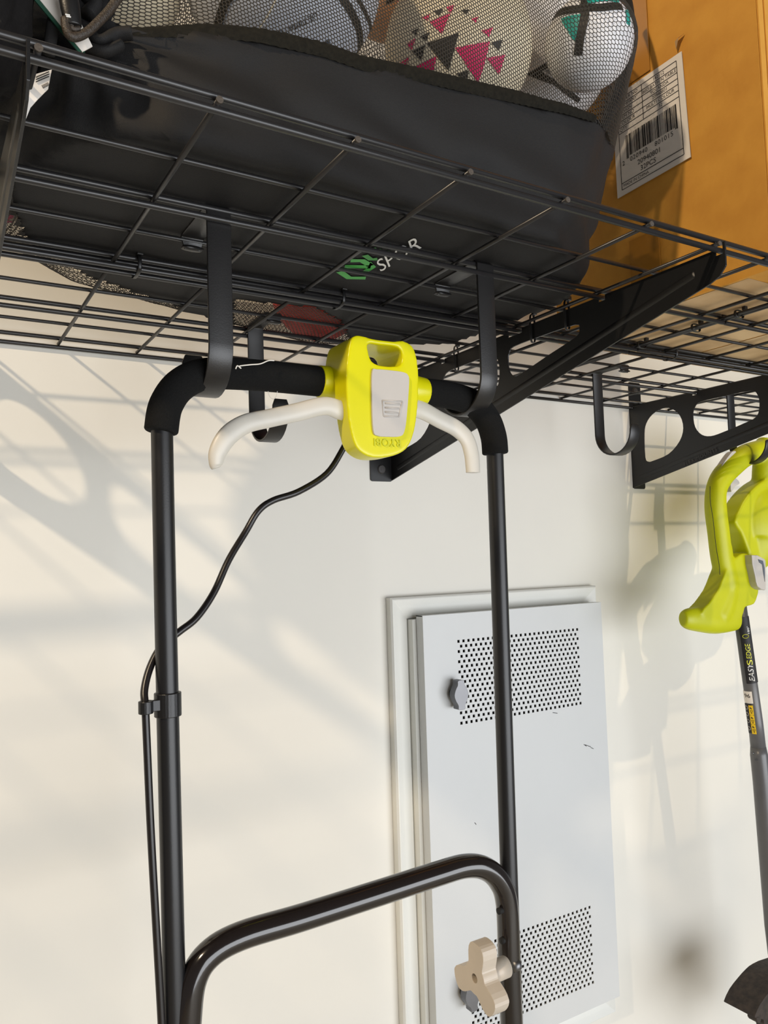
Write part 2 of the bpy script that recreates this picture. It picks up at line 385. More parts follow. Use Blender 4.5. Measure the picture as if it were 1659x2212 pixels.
m = MB(); m.sweep([kc+Vector((-0.004,0,0)), kc+Vector((0.01,0,0))], [0.0030, 0.0030], 12); m.build('knob_bolt', M['capw'], kn, True)
m = MB(); e = pu(1112, 2085, 'y', -0.440); m.sweep([e+Vector((-0.004,0,0)), e+Vector((0.004,0,0)), e+Vector((0.006,0,0))], [0.006, 0.006, 0.003], 16); m.build('bolt_head', M['chrome'], mow, True)
# switch box
y0, y1 = -0.470, -0.408
def q(u, v, y=y0): p = pu(u, v, 'y', y); return (p.x, p.z)
outl = smloop([q(757,738), q(770,724), q(790,727), q(812,733), q(850,737), q(872,736), q(893,750), q(903,785), q(905,840), q(903,880), q(896,930), q(882,965), q(860,981), q(828,988), q(795,985), q(770,965), q(757,925), q(750,870), q(749,800)], 4)
hole = smloop([q(796,742), q(822,744), q(856,748), q(868,760), q(868,784), q(855,791), q(822,789), q(804,780), q(797,762)], 4)
zt_, zb_x = q(800, 722)[1], q(800, 988)[1]
def XZt(a, b, d):
    if d == y0: return Vector((a, d, b))
    k = (b-zb_x)/(zt_-zb_x); k = max(0, min(1, (k-0.66)/0.10)); return Vector((a, -0.447+(-0.424+0.447)*k, b))
m = MB(); prism(m, outl, [hole], XZt, y0, y1)
# hubs round the bar
hl = MB(); hl.sweep([H(0.2605, -0.127), H(0.275, -0.127), H(0.300, -0.127)], [0.0148, 0.0153, 0.0172], 32, rnd=0.0012)
hr = MB(); hr.sweep([H(0.330, -0.127), H(0.360, -0.127), H(0.374, -0.127)], [0.0170, 0.0160, 0.0142], 32, rnd=0.004)
sb = m.build('switch_box', M['lime'], mow); organic(sb, 0.0011, 14); hl.build('bar_hub', M['lime'], sb, True); hr.build('bar_hub', M['lime'], sb, True)
m = MB(); pan = smloop([q(802,803), q(812,799), q(840,801), q(868,805), q(879,812), q(881,830), q(876,900), q(871,932), q(862,943), q(835,944), q(814,942), q(804,930), q(801,860)], 4)
prism(m, pan, [], XZ, y0-0.0022, y0+0.004); bp_ = bevel(m.build('button_panel', M['greyp'], sb), 0.0012, 3)
m = MB(); tp = [q(823,866), q(866,868), q(859,901), q(826,900)]
for a, b in zip(tp, tp[1:]+tp[:1]): m.rod((a[0], y0-0.0022, a[1]), (b[0], y0-0.0022, b[1]), 0.0007, 8)
for k in range(3):
    a = q(829, 872+k*9.5); b = q(861-k*2, 874+k*9.5); m.rod((a[0], y0-0.0024, a[1]), (b[0], y0-0.0024, b[1]), 0.0008, 8)
m.build('thumb_grip', M['greyp'], bp_, True)
m = MB(); a = Vector(pz(861, 957, y0-0.0004)); b = Vector(pz(811, 954, y0-0.0004))
textmesh(m, 'RYOBI', 0.0098, frame((a+b)/2+Vector((0,0.0002,0)), b-a, (0,0,-1)), ext=0.0006, space=1.08); m.build('embossed_brand', M['limed'], sb)
# levers
def lever(pts, dz):
    sp = smooth_path(pts, 6); m = MB()
    P = [Vector(pz(s_[0], s_[1], s_[3])) for s_ in sp]; rr = [s_[2]*depth(p)/F/2 for s_, p in zip(sp, P)]
    m.sweep(P, [(r, min(0.0045, r*0.8)) for r in rr], 20, hint=(0,1,0)); o = m.build('bail_lever', M['whitep'], mow, True); return o
lever([(752,885,46,-0.455),(735,886,44,-0.458),(700,877,40,-0.460),(640,891,40,-0.461),(580,904,40,-0.461),(530,916,42,-0.460),(493,941,44,-0.459),(471,975,40,-0.457),(466,1002,30,-0.455),(468,1011,20,-0.455)], 0)
lever([(890,880,42,-0.440),(915,888,40,-0.438),(950,907,38,-0.437),(985,925,38,-0.436),(1008,948,38,-0.436),(1018,978,38,-0.436),(1021,1005,37,-0.436),(1022,1021,36,-0.436)], 0)
# cable
cp = [(775,905,-0.415),(757,935,-0.40),(738,975,-0.395),(705,1024,-0.395),(645,1062,-0.40),(590,1081,-0.40),(558,1104,-0.40),(530,1150,-0.40),(494,1210,-0.405),(462,1280,-0.41),(425,1334,-0.415),(388,1364,-0.418),(350,1395,-0.42),(325,1440,-0.424),(312,1490,-0.43),(314,1530,-0.435),(317,1600,-0.435),(326,1800,-0.435),(340,2050,-0.435),(349,2212,-0.435),(360,2450,-0.435)]
m = MB(); sp = smooth_path([tuple(pu(u, v, 'y', y)) for u, v, y in cp], 6); m.sweep(sp, [0.0031]*len(sp), 14); m.build('power_cable', M['cable'], mow, True)
c0 = Vector(H(0.1172, -0.4010)); m = MB(); m.sweep([c0+Vector((0,0,0.0095)), c0-Vector((0,0,0.0095))], [0.0108]*2, 28)
cc = pu(315, 1528, 'y', -0.435); m.sweep([cc+Vector((0,0,0.005)), cc-Vector((0,0,0.005))], [0.0058]*2, 22); m.box((cc.x, cc.y-0.002, cc.z-0.004), (c0.x, cc.y+0.002, cc.z+0.005))
bevel(m.build('cable_clip', M['brk'], mow), 0.0006, 2)
center(mow, (0.288, HY, -1.05))
# loose string
t = MB(); sp = smooth_path([pz(509,797,-0.4535), pz(513,790,-0.4535), pz(521,796,-0.4535), pz(517,791,-0.4535), pz(540,788,-0.4525), pz(562,786,-0.4520), pz(580,779,-0.4505), pz(592,779,-0.449)], 5)
t.sweep(sp, [0.00055]*len(sp), 6); sp = smooth_path([pz(579,845,-0.436), pz(583,857,-0.436), pz(591,862,-0.436), pz(597,855,-0.436), pz(599,845,-0.436)], 5); t.sweep(sp, [0.0003]*len(sp), 6)
tag(t.build('string', M['string'], None, True), 'thin white string lying over the left foam grip', 'string')

# ================================================================== UTILITY CABINET
cab = thing('utility_cabinet', 'white wall mounted utility cabinet with two perforated vent panels', 'cabinet')
fx0, fx1, fz1, fz0 = 0.5891, 1.0407, -0.3519, -1.1225
def ringframe(x0, x1, z0, z1, prof):
    """prof: list of (inset, y)"""
    m = MB(); n = len(prof); v = []; f = []
    for (i, y) in prof: v += [(x0+i, y, z0+i), (x1-i, y, z0+i), (x1-i, y, z1-i), (x0+i, y, z1-i)]
    for k in range(n-1):
        for j in range(4):
            j2 = (j+1) % 4; f.append((4*k+j, 4*k+j2, 4*k+4+j2, 4*k+4+j))
    return m.add(v, f)
m = ringframe(fx0, fx1, fz0, fz1, [(0, -0.0005), (0, -0.013), (0.0025, -0.016), (0.004, -0.0165), (0.014, -0.0125), (0.032, -0.0065), (0.034, -0.0065), (0.034, -0.003), (0.036, -0.003), (0.036, -0.020), (0.050, -0.020), (0.050, 0.0)])
fr = m.build('cabinet_frame', M['cabf'], cab); fix(fr)
m = MB(); m.box((fx0+0.034, -0.0028, fz0+0.034), (fx1-0.034, -0.0008, fz1-0.034)); m.build('cabinet_back', M['dark'], cab)
dx0, dx1, dz1, dz0 = 0.6315, 1.0250, -0.3815, -1.0783
yd, th = -0.040, 0.0016
def perf(m, x0, x1, z1, z0, nc=27, nr=17, hs=0.0046):
    """returns plate pieces around a staggered grid of square holes (centres from x0..x1, z1..z0)"""
    px = (x1-x0)/(nc-1); pr = (z1-z0)/(nr-1); X0, X1 = x0-px, x1+px; Z1, Z0 = z1+pr, z0-pr
    zc = Z1
    for r in range(nr):
        z = z1-r*pr; m.box((X0, yd, z+hs/2), (X1, yd+th, zc)); zc = z-hs/2
        off = 0 if r % 2 == 0 else px/2; n = nc if r % 2 == 0 else nc-1; xc = X0
        for c in range(n):
            x = x0+off+c*px; m.box((xc, yd, z-hs/2), (x-hs/2, yd+th, z+hs/2)); xc = x+hs/2
        m.box((xc, yd, z-hs/2), (X1, yd+th, z+hs/2))
    m.box((X0, yd, Z0), (X1, yd+th, zc)); return X0, X1, Z1, Z0
m = MB(); X0, X1, A1, A0 = perf(m, 0.6995, 0.9625, -0.4265, -0.5565); _, _, B1, B0 = perf(m, 0.7010, 0.9615, -0.9088, -1.0356)
m.build('vent_grille', M['cab'], cab)
m = MB(); bx0, bx1 = X0, X1
X0b, X1b = 0.7010-(0.9615-0.7010)/26, 0.9615+(0.9615-0.7010)/26
m.box((dx0, yd, A1), (dx1, yd+th, dz1)); m.box((dx0, yd, A0), (X0, yd+th, A1)); m.box((X1, yd, A0), (dx1, yd+th, A1))
m.box((dx0, yd, B1), (dx1, yd+th, A0)); m.box((dx0, yd, B0), (X0b, yd+th, B1)); m.box((X1b, yd, B0), (dx1, yd+th, B1)); m.box((dx0, yd, dz0), (dx1, yd+th, B0))
m.box((dx0, yd+th, dz0), (dx0+0.0014, -0.0215, dz1)); m.box((dx1-0.0014, yd+th, dz0), (dx1, -0.0215, dz1)); m.box((dx0, yd+th, dz1-0.0014), (dx1, -0.0215, dz1)); m.box((dx0, yd+th, dz0), (dx1, -0.0215, dz0+0.0014))
door = m.build('cabinet_door', M['cab'], cab)
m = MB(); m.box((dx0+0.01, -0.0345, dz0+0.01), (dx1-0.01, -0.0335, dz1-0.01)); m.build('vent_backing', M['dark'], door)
def tknob(z, x, ang):
    pr = smloop([(0.0055, 0.0225), (0.0065, 0.0160), (0.0110, 0.0085), (0.0135, 0), (0.0110, -0.0085), (0.0065, -0.0160), (0.0060, -0.0225), (-0.0060, -0.0225), (-0.0065, -0.0160), (-0.0110, -0.0085), (-0.0135, 0), (-0.0110, 0.0085), (-0.0065, 0.0160), (-0.0055, 0.0225)], 3)
    ca, sa = math.cos(ang), math.sin(ang); pr = [(x+a*ca-b*sa, z+a*sa+b*ca) for a, b in pr]
    m = MB(); prism(m, pr, [], XZ, yd-0.022, yd-0.008); o = bevel(m.build('turn_knob', M['chrome'], door), 0.002, 3)
    m = MB(); m.sweep([(x, yd, z), (x, yd-0.010, z)], [0.009, 0.007], 20); m.build('knob_spindle', M['chrome'], o, True)
tknob(-0.5075, 0.6855, 0.0); tknob(-0.966, 0.6855, 0.15)
for (u, v, du, dv) in ((1270,1611,6,2),(1264,1610,3,2),(1279,1616,3,1.5),(1027,1779,1.5,2),(1199,1540,5,0.8)):
    m = MB(); a = Vector(pz(u-du, v-dv, yd-0.0002)); b = Vector(pz(u+du, v+dv, yd-0.0002)); m.rod(a, b, 0.0005, 5); m.build('scuff_mark', M['ink'], door)
center(cab, ((fx0+fx1)/2, 0, fz0))

# ================================================================== CARDBOARD BOX
bx = thing('cardboard_box', 'large brown cardboard box with white barcode label standing on the shelf', 'box')
X0, X1, Y0, Y1, Z0, Z1 = 0.733, 1.205, -0.585, -0.260, 0.0082, 0.62
NX, NZ = 24, 30
m = MB()
def wavy(P, nrm, amp):
    return P+Vector(nrm)*(noise.noise(P*6)*amp+noise.noise(P*18)*amp*0.3)
def grid(m, o, a, b, na, nb, nrm, amp=0.0015):
    o = Vector(o); a = Vector(a); b = Vector(b); v = []
    for i in range(na+1):
        for j in range(nb+1):
            e = min(i, na-i, j, nb-j); p = o+a*i/na+b*j/nb; v.append(wavy(p, nrm, amp*min(1, e/3)))
    m.add(v, [(i*(nb+1)+j, (i+1)*(nb+1)+j, (i+1)*(nb+1)+j+1, i*(nb+1)+j+1) for i in range(na) for j in range(nb)])
grid(m, (X0,Y1,Z0), (0,Y0-Y1,0), (0,0,Z1-Z0), 20, 26, (1,0,0)); grid(m, (X0,Y0,Z0), (X1-X0,0,0), (0,0,Z1-Z0), 20, 26, (0,-1,0))
grid(m, (X1,Y0,Z0), (0,Y1-Y0,0), (0,0,Z1-Z0), 20, 26, (1,0,0)); grid(m, (X1,Y1,Z0), (X0-X1,0,0), (0,0,Z1-Z0), 20, 26, (0,1,0)); grid(m, (X0,Y0,Z1), (X1-X0,0,0), (0,Y1-Y0,0), 10, 10, (0,0,1))
m.add([(X0,Y0,Z0),(X1,Y0,Z0),(X1,Y1,Z0),(X0,Y1,Z0)], [(0,3,2,1)])
fix(m.build('box_body', M['card'], bx, True))
# front side flap seam: thin darker slit next to the front left corner
m = MB(); m.box((X0+0.001, Y0-0.0022, 0.05), (X0+0.010, Y0-0.0005, Z1-0.01)); m.box((X0+0.0115, Y0-0.0030, 0.02), (X1-0.01, Y0-0.0004, Z1-0.005)); fix(m.build('side_flap', M['card'], bx))
# bottom flaps, worn paler board
m = MB()
for (a, b, z, sx) in (((X0+0.004, Y0+0.03), (X0+0.235, Y1-0.002), 0.0078, 0.0012), ((X0+0.238, Y0+0.03), (X1-0.004, Y1-0.002), 0.0076, 0.0012)):
    v = []; n = 16
    for i in range(n+1):
        for j in range(n+1):
            x = a[0]+(b[0]-a[0])*i/n; y = a[1]+(b[1]-a[1])*j/n; v.append((x, y, z+0.0004*noise.noise(Vector((x*30, y*12, 0)))))
    m.add(v, [(i*(n+1)+j, i*(n+1)+j+1, (i+1)*(n+1)+j+1, (i+1)*(n+1)+j) for i in range(n) for j in range(n)])
tag(m.build('bottom_flap', M['cardu'], bx, True), 'scuffed paler underside flaps')
# label
def lb(s, t_, off=0.0012):
    """s 0..1 from the wall end to the front end, t 0 bottom .. 1 top"""
    ax, ay = (-0.3815, 0.3049), (-0.3823, 0.1697); bx_, by_ = (-0.4904, 0.3062), (-0.4948, 0.1734)
    ya = ay[0]+(ax[0]-ay[0])*t_; za = ay[1]+(ax[1]-ay[1])*t_; yb = by_[0]+(bx_[0]-by_[0])*t_; zb = by_[1]+(bx_[1]-by_[1])*t_
    return Vector((X0-off, ya+(yb-ya)*s, za+(zb-za)*s))
LBO = 0.0026
m = MB(); n = 8; v = [lb(i/n, j/n, LBO) for i in range(n+1) for j in range(n+1)]
v = v+[p+Vector((0.0008,0,0)) for p in v]; K = (n+1)**2
f = [(i*(n+1)+j, (i+1)*(n+1)+j, (i+1)*(n+1)+j+1, i*(n+1)+j+1) for i in range(n) for j in range(n)]
m.add(v, f+[[x+K for x in q_[::-1]] for q_ in f])
lab = tag(fix(m.build('shipping_label', M['paper'], bx)), 'white shipping label with a printed table and barcode')
pm = MB(); o2 = LBO+0.0003
def line(s0, t0, s1, t1, w_=0.0009):
    a = lb(s0, t0, o2); b = lb(s1, t1, o2); d = (b-a).normalized(); nn = d.cross(Vector((1,0,0)))*w_/2
    pm.add([a-nn, b-nn, b+nn, a+nn], [(0,1,2,3)])
sL, sR = 0.075, 0.925; tt = [0.945, 0.888, 0.832, 0.776, 0.72, 0.662, 0.604]
for t_ in tt: line(sL, t_, sR, t_)
for t_ in (0.055, 0.115): line(sL, t_, sR, t_)
line(sL, 0.055, sL, 0.945); line(sR, 0.055, sR, 0.945); line(0.44, 0.604, 0.44, 0.945)
ex = lb(1, .5)-lb(0, .5); ez = lb(.5, 1)-lb(.5, 0)
for k, (a_, b_) in enumerate((('ORDER NO', '142112'), ('COMPANY', 'BED BATH N TABLE'), ('DESIGN', 'YOLANDA'), ('ITEM NO', '20940801'), ('COLOUR', 'MULTI COLOUR'), ('QTY', '32'))):
    tc_ = (tt[k]+tt[k+1])/2
    textmesh(pm, a_, 0.0062, frame(lb(0.09, tc_, o2), ex, ez), align='LEFT'); textmesh(pm, b_, 0.0058, frame(lb(0.68, tc_, o2), ex, ez))
s_ = 0.17; k = 0; rb = random.Random(7)
while s_ < 0.865:
    w_ = rb.choice([0.005, 0.008, 0.008, 0.014, 0.02]); g_ = rb.choice([0.006, 0.009, 0.013])
    t0 = 0.345 if (k > 1 and s_ < 0.84) else 0.325
    a, b, c_, d = lb(s_, t0, o2), lb(s_+w_, t0, o2), lb(s_+w_, 0.555, o2), lb(s_, 0.555, o2); pm.add([a, b, c_, d], [(0,1,2,3)]); s_ += w_+g_; k += 1
textmesh(pm, '2', 0.0085, frame(lb(0.12, 0.300, o2), ex, ez)); textmesh(pm, '020940', 0.0085, frame(lb(0.34, 0.303, o2), ex, ez), space=1.12); textmesh(pm, '801015', 0.0085, frame(lb(0.69, 0.303, o2), ex, ez), space=1.12)
textmesh(pm, '20940801', 0.0092, frame(lb(0.48, 0.228, o2), ex, ez)); textmesh(pm, '32PCS', 0.0092, frame(lb(0.46, 0.158, o2), ex, ez)); textmesh(pm, 'MADE IN CHINA', 0.0055, frame(lb(0.28, 0.085, o2), ex, ez))
pm.build('label_print', M['ink'], lab)
m = MB()
def tp_(y0_, z0_, y1_, z1_): m.box((X0-0.0022, y0_, z0_), (X0-0.0012, y1_, z1_))
tp_(-0.4430, 0.310, -0.395, 0.615); tag(m.build('packing_tape', M['tape'], bx), 'glossy brown tape above the label')
m = MB(); tp_(-0.4430, 0.0085, -0.397, 0.107); tag(m.build('packing_tape', M['tape'], bx), 'glossy brown tape at the bottom edge')
m = MB(); a = pu(1470, 88, 'x', X0-0.002); m.add([a+Vector((0,0.008,0.004)), a+Vector((-0.006,-0.002,0.001)), a+Vector((0,-0.006,0.006)), a+Vector((-0.004,0.004,-0.010))], [(0,1,2),(0,3,1)])
m.build('torn_paper', M['cardu'], bx)
center(bx, ((X0+X1)/2, (Y0+Y1)/2, Z0))

# ================================================================== BALLS
def sphere(name, c, r, m, label, cat='ball', group='balls inside the mesh bag'):
    me = bpy.data.meshes.new(name); bm = bmesh.new(); bmesh.ops.create_uvsphere(bm, u_segments=64, v_segments=40, radius=r); bm.to_mesh(me); bm.free()
    o = bpy.data.objects.new(name, me); col.objects.link(o); o.location = c; me.materials.append(m); me.polygons.foreach_set('use_smooth', [True]*len(me.polygons))
    o['c'] = c; o['r'] = r; return tag(o, label, cat, group)
def onsph(o, u, v, lift=0.0006):
    c = np.array(o.location); r = o['r']; d = ray(u, v); d = d/np.linalg.norm(d); L = C-c; b = d @ L; disc = b*b-(L @ L-r*r)
    if disc < 0:
        p = C-d*b
    else: p = C+d*(-b-math.sqrt(disc))
    n = (p-c)/np.linalg.norm(p-c); return Vector(n*(r+lift))
def decal(o, polys, m, name, lift=0.0006):
    """each poly: convex pixel outline, tessellated and laid on the ball"""
    for P in polys:
        mb = MB()
        P = [onsph(o, u, v, lift) for u, v in P]; c_ = sum(P, Vector())/len(P); n = 6
        for a, b in zip(P, P[1:]+P[:1]):
            v = []; idx = {}
            for i in range(n+1):
                for j in range(n+1-i):
                    idx[i, j] = len(v); p = c_+(a-c_)*i/n+(b-c_)*j/n; v.append(p.normalized()*(o['r']+lift))
            f = []
            for i in range(n):
                for j in range(n-i):
                    f.append((idx[i, j], idx[i+1, j], idx[i, j+1]))
                    if i+j < n-1: f.append((idx[i+1, j], idx[i+1, j+1], idx[i, j+1]))
            mb.add(v, f)
        mb.build(name, m, o, True)
def band(o, pts, w_, m, name, lift=0.0006):
    mb = MB(); P = [onsph(o, u, v, lift) for u, v in pts]; P = [Vector(x) for x in smooth_path([tuple(p) for p in P], 5)]; v = []
    for i, p in enumerate(P):
        t = (P[min(i+1, len(P)-1)]-P[max(i-1, 0)]).normalized(); n = p.normalized(); s_ = t.cross(n).normalized()*w_/2
        v += [(p-s_).normalized()*(o['r']+lift), (p+s_).normalized()*(o['r']+lift)]
    mb.add(v, [(2*i, 2*i+1, 2*i+3, 2*i+2) for i in range(len(P)-1)]); return mb.build(name, m, o, True)
def ctr(u, v, y): return tuple(pu(u, v, 'y', y))
bA = sphere('ball', ctr(612, -50, -0.415), 0.094, M['blueb'], 'bluish white ball with black curved stripes and small lettering')
bE = sphere('ball', ctr(262, -40, -0.36), 0.054, M['cream'], 'dull beige ball at the left end of the mesh, beside the drawcord')
bF = sphere('ball', ctr(850, -75, -0.335), 0.080, M['peach'], 'peach ball with pink triangles behind the cream ball')
bB = sphere('ball', ctr(990, 108, -0.415), 0.080, M['cream'], 'cream ball with pink and charcoal triangles in front')
bC = sphere('ball', ctr(1176, 132, -0.375), 0.080, M['whiteb'], 'white ball with a black arrow print')
bD = sphere('ball', ctr(1272, 95, -0.495), 0.047, M['whiteb'], 'white ball with teal patches and black straps, rightmost')
bR = sphere('ball', (0.416, -0.135, 0.073), 0.064, M['redb'], 'red ball low at the back of the bag')
bG = sphere('ball', (0.150, -0.286, 0.094), 0.078, M['cream'], 'plain cream ball low at the left rear of the bag')
bP = sphere('ball', (0.0, -0.350, 0.083), 0.072, M['cream'], 'cream ball with a pink patch low at the left end')
def zz(L): return [(760+a/4.366, b/4.366) for a, b in L]
decal(bB, [zz(L) for L in ([(735,205),(930,130),(850,320)], [(890,70),(970,50),(930,130)], [(660,165),(740,135),(715,200)], [(520,415),(605,360),(565,480)], [(450,600),(545,535),(510,640)], [(570,645),(800,530),(770,700)],
      [(975,450),(1300,390),(1190,780)], [(1220,290),(1330,260),(1290,350)], [(1265,545),(1445,515),(1385,700)], [(1130,180),(1190,160),(1170,215)])], M['pink'], 'pink_triangle')
decal(bB, [zz(L) for L in ([(565,300),(635,265),(610,335)], [(650,345),(735,300),(705,390)], [(570,485),(695,425),(660,580)], [(710,410),(1010,310),(915,665)], [(770,105),(865,85),(825,150)], [(985,690),(1105,660),(1085,780)], [(1310,400),(1420,375),(1385,480)], [(1030,100),(1110,90),(1080,140)])], M['bink'], 'charcoal_triangle')
decal(bF, [zz(L) for L in ([(430,0),(530,95),(435,160)], [(740,-40),(820,10),(780,60)])], M['pink'], 'pink_triangle')
decal(bF, [zz(L) for L in ([(540,-40),(650,-20),(560,105)], [(655,-20),(770,-30),(665,85)], [(320,50),(330,-20),(420,-10)])], M['bink'], 'charcoal_triangle')
band(bA, [(507,-20),(490,0),(478,30),(470,62)], 0.0085, M['bink'], 'black_stripe'); band(bA, [(398,-5),(400,25),(404,60)], 0.006, M['bink'], 'black_stripe')
band(bA, [(728,-20),(758,25),(778,75),(786,130)], 0.0075, M['bink'], 'black_stripe'); band(bA, [(762,-20),(790,30),(806,80),(812,130)], 0.0040, M['bink'], 'black_stripe')
band(bA, [(560,62),(580,30),(600,-10)], 0.0012, M['cream'], 'panel_seam'); band(bA, [(706,85),(712,105),(716,125)], 0.0045, M['grpr'], 'grey_mark')
m = MB(); p = onsph(bA, 637, 55, 0.0012); xx = onsph(bA, 600, 73)-onsph(bA, 675, 36); textmesh(m, 'ULTIMATCH', 0.0082, frame(p, xx, onsph(bA, 640, 75)-onsph(bA, 632, 40)), shear=0.2); m.build('lettering', M['bink'], bA)
def zc_(L): return [(1100+a/5.184, b/5.184) for a, b in L]
decal(bC, [zc_(L) for L in ([(190,830),(720,520),(745,575),(360,800)], [(190,830),(360,800),(620,950),(500,950)], [(500,950),(620,950),(800,1100),(770,1150)])], M['bink'], 'black_arrow')
decal(bC, [zc_(L) for L in ([(410,795),(790,600),(830,740),(700,830)], [(410,800),(700,830),(800,1000),(770,1060),(620,930)])], M['grpr'], 'grey_arrow_fill')
band(bC, zc_([(700,830),(830,750)]), 0.0016, M['whitepr'], 'white_chevron', 0.0011)
band(bD, zc_([(430,170),(700,110),(850,90),(1050,85),(1260,80)]), 0.0095, M['bink'], 'black_strap', 0.0007); band(bD, zc_([(850,-80),(850,60),(840,220),(800,400),(770,620)]), 0.0090, M['bink'], 'black_strap', 0.0007)
decal(bD, [zc_(L) for L in ([(870,10),(1230,0),(1220,40),(875,60)], [(580,215),(800,160),(770,330),(745,480)], [(1295,120),(1330,110),(1345,300),(1310,260)])], M['teal'], 'teal_patch')
decal(bP, [[(8,418),(34,428),(28,470),(4,475)], [(5,470),(30,478),(26,500),(2,505)]], M['pink'], 'pink_patch')
balls = [bA, bE, bF, bB, bC, bD, bR, bG, bP]

# ================================================================== BALL BAG (taut skin = hull of the balls and the padded base)
bag = thing('ball_bag', 'black mesh ball bag with solid fabric base lying on the wire shelf', 'bag')
S = [(tuple(b.location), b['r']+0.0030) for b in balls]
S += [((0.045,-0.500,0.022),0.015), ((0.10,-0.532,0.022),0.015), ((0.47,-0.520,0.022),0.015), ((0.565,-0.455,0.024),0.017), ((0.600,-0.400,0.030),0.020), ((0.585,-0.200,0.024),0.017), ((0.09,-0.225,0.022),0.014), ((0.035,-0.30,0.020),0.012),
      ((0.555,-0.485,0.158),0.012), ((0.30,-0.512,0.10),0.018), ((0.12,-0.514,0.10),0.018), ((0.036,-0.50,0.07),0.008), ((0.048,-0.49,0.150),0.012), ((0.06,-0.44,0.19),0.012)]
SC = np.array([s_[0] for s_ in S]); SR = np.array([s_[1] for s_ in S])
g = np.arange(2600); ph = g*PI*(3-5**0.5); zf = 1-2*(g+0.5)/2600; rf = np.sqrt(1-zf*zf)
DM = np.stack([rf*np.cos(ph), rf*np.sin(ph), zf], 1); HM = (DM @ SC.T+SR).max(1)
AX0, AX1, AY, AZ = 0.13, 0.48, -0.37, 0.13; CL = 0.16; LT = (AX1-AX0)+2*CL
def skin(Sv, Ph):
    Sv = np.asarray(Sv, float); Ph = np.asarray(Ph, float)
    ox = np.clip(AX0+(Sv-CL), AX0, AX1); th_ = np.where(Sv < CL, (Sv-CL)/CL, np.where(Sv > LT-CL, (Sv-(LT-CL))/CL, 0))*math.radians(89.5)
    d = np.stack([np.sin(th_), np.cos(th_)*np.cos(Ph), np.cos(th_)*np.sin(Ph)], 1); o = np.stack([ox, np.full_like(ox, AY), np.full_like(ox, AZ)], 1)
    out = np.zeros_like(o)
    for i in range(0, len(o), 4000):
        dd = d[i:i+4000]; oo = o[i:i+4000]; den = dd @ DM.T; num = HM[None]-oo @ DM.T
        t = np.where(den > 0.05, num/np.maximum(den, 0.05), 9).min(1); out[i:i+4000] = oo+dd*t[:, None]
    out[:, 2] = np.maximum(out[:, 2], 0.0078)
    return out, d
def onskin(u, v):
    d = ray(u, v); d = d/np.linalg.norm(d); den = DM @ d; num = HM-DM @ C; t = np.where(den < -0.02, num/np.minimum(den, -0.02), -9).max(); return C+d*t
SEAM = np.array([onskin(u, v) for u, v in ((200,100),(235,84),(270,72),(330,76),(480,80),(560,88),(700,120),(780,148),(900,172),(1050,206),(1180,234),(1283,260))])
def proj(p):
    q_ = (p-C) @ R.T; return 829.5+F*q_[:, 0]/q_[:, 2], 1106+F*q_[:, 1]/q_[:, 2]
def inpoly(x, y, P):
    c = np.zeros(len(x), bool); n = len(P)
    for i in range(n):
        (xa, ya), (xb, yb) = P[i], P[i-1]
        c ^= ((ya > y) != (yb > y)) & (x < (xb-xa)*(y-ya)/((yb-ya) or 1e-9)+xa)
    return c
NETW = [[(-200,300),(20,340),(28,385),(38,460),(60,515),(120,560),(200,600),(300,636),(400,662),(300,760),(-200,760)], [(505,648),(560,655),(680,662),(735,690),(765,740),(760,830),(500,760)]]
def netwin(p):
    u, v = proj(p); w_ = np.zeros(len(p), bool)
    for P in NETW: w_ |= inpoly(u, v, P)
    return w_ & (p[:, 1] > -0.47) & (p[:, 2] < 0.14)
def fabwin(p):
    u, v = proj(p); return inpoly(u, v, [(-300,-400),(238,-400),(232,20),(262,78),(200,110),(90,150),(-300,170)]) & (p[:, 1] < -0.36)
def seam_z(p):
    x, y = p[..., 0], p[..., 1]
    zf_ = np.interp(x, np.concatenate([[-0.08, -0.03], SEAM[:, 0]]), np.concatenate([[0.03, 0.05], SEAM[:, 2]]))
    zb_ = np.interp(x, [0.0, 0.2, 0.30, 0.34, 0.46, 0.50, 0.65], [0.020, 0.020, 0.020, 0.020, 0.030, 0.06, 0.09]); k = np.clip((y+0.44)/0.20, 0, 1); k = k*k*(3-2*k)
    return zf_*(1-k)+zb_*k
# fabric base
ns, nphi = 150, 220
SS, PP = np.meshgrid(np.linspace(0, LT, ns), np.linspace(0, 2*PI, nphi, endpoint=False), indexing='ij')
pts, nd = skin(SS.ravel(), PP.ravel()); sz = seam_z(pts)
infab = ((pts[:, 2] < sz) & ~netwin(pts)) | fabwin(pts)
x_, y_, z_ = pts.T; hgt = np.clip(z_/0.12, 0, 1)
wr = np.array([noise.noise(Vector((a*7, b*7, c_*7)))*0.5+noise.noise(Vector((a*18, b*10, c_*22)))*0.25 for a, b, c_ in pts])
fold = np.exp(-((x_-0.05)/0.085)**2)*np.sin((z_*1.6+x_*1.5)*60+3*wr)*np.clip((-y_-0.30)/0.1, 0, 1)*0.0065
fold2 = 0.004*np.sin((x_*0.8+z_*2.6)*40+4*wr)*np.exp(-((z_-0.045)/0.03)**2)*np.clip((-y_-0.35)/0.1, 0, 1)
pk = 0.003*np.sin(y_*170+2*wr)*np.clip((x_-0.50)/0.05, 0, 1)*hgt
dN = np.hypot(x_-0.045, z_-0.085); aN = np.arctan2(z_-0.085, x_-0.045)
fold = fold*0.3+0.0065*np.sin(aN*13+1.5*wr)*np.exp(-dN/0.13)*np.clip(dN/0.03, 0, 1)*np.clip((-y_-0.38)/0.08, 0, 1)*np.clip(z_/0.02-0.4, 0, 1)
disp = (0.007*wr*np.clip(z_/0.03, 0.0, 1)+fold+fold2+pk)
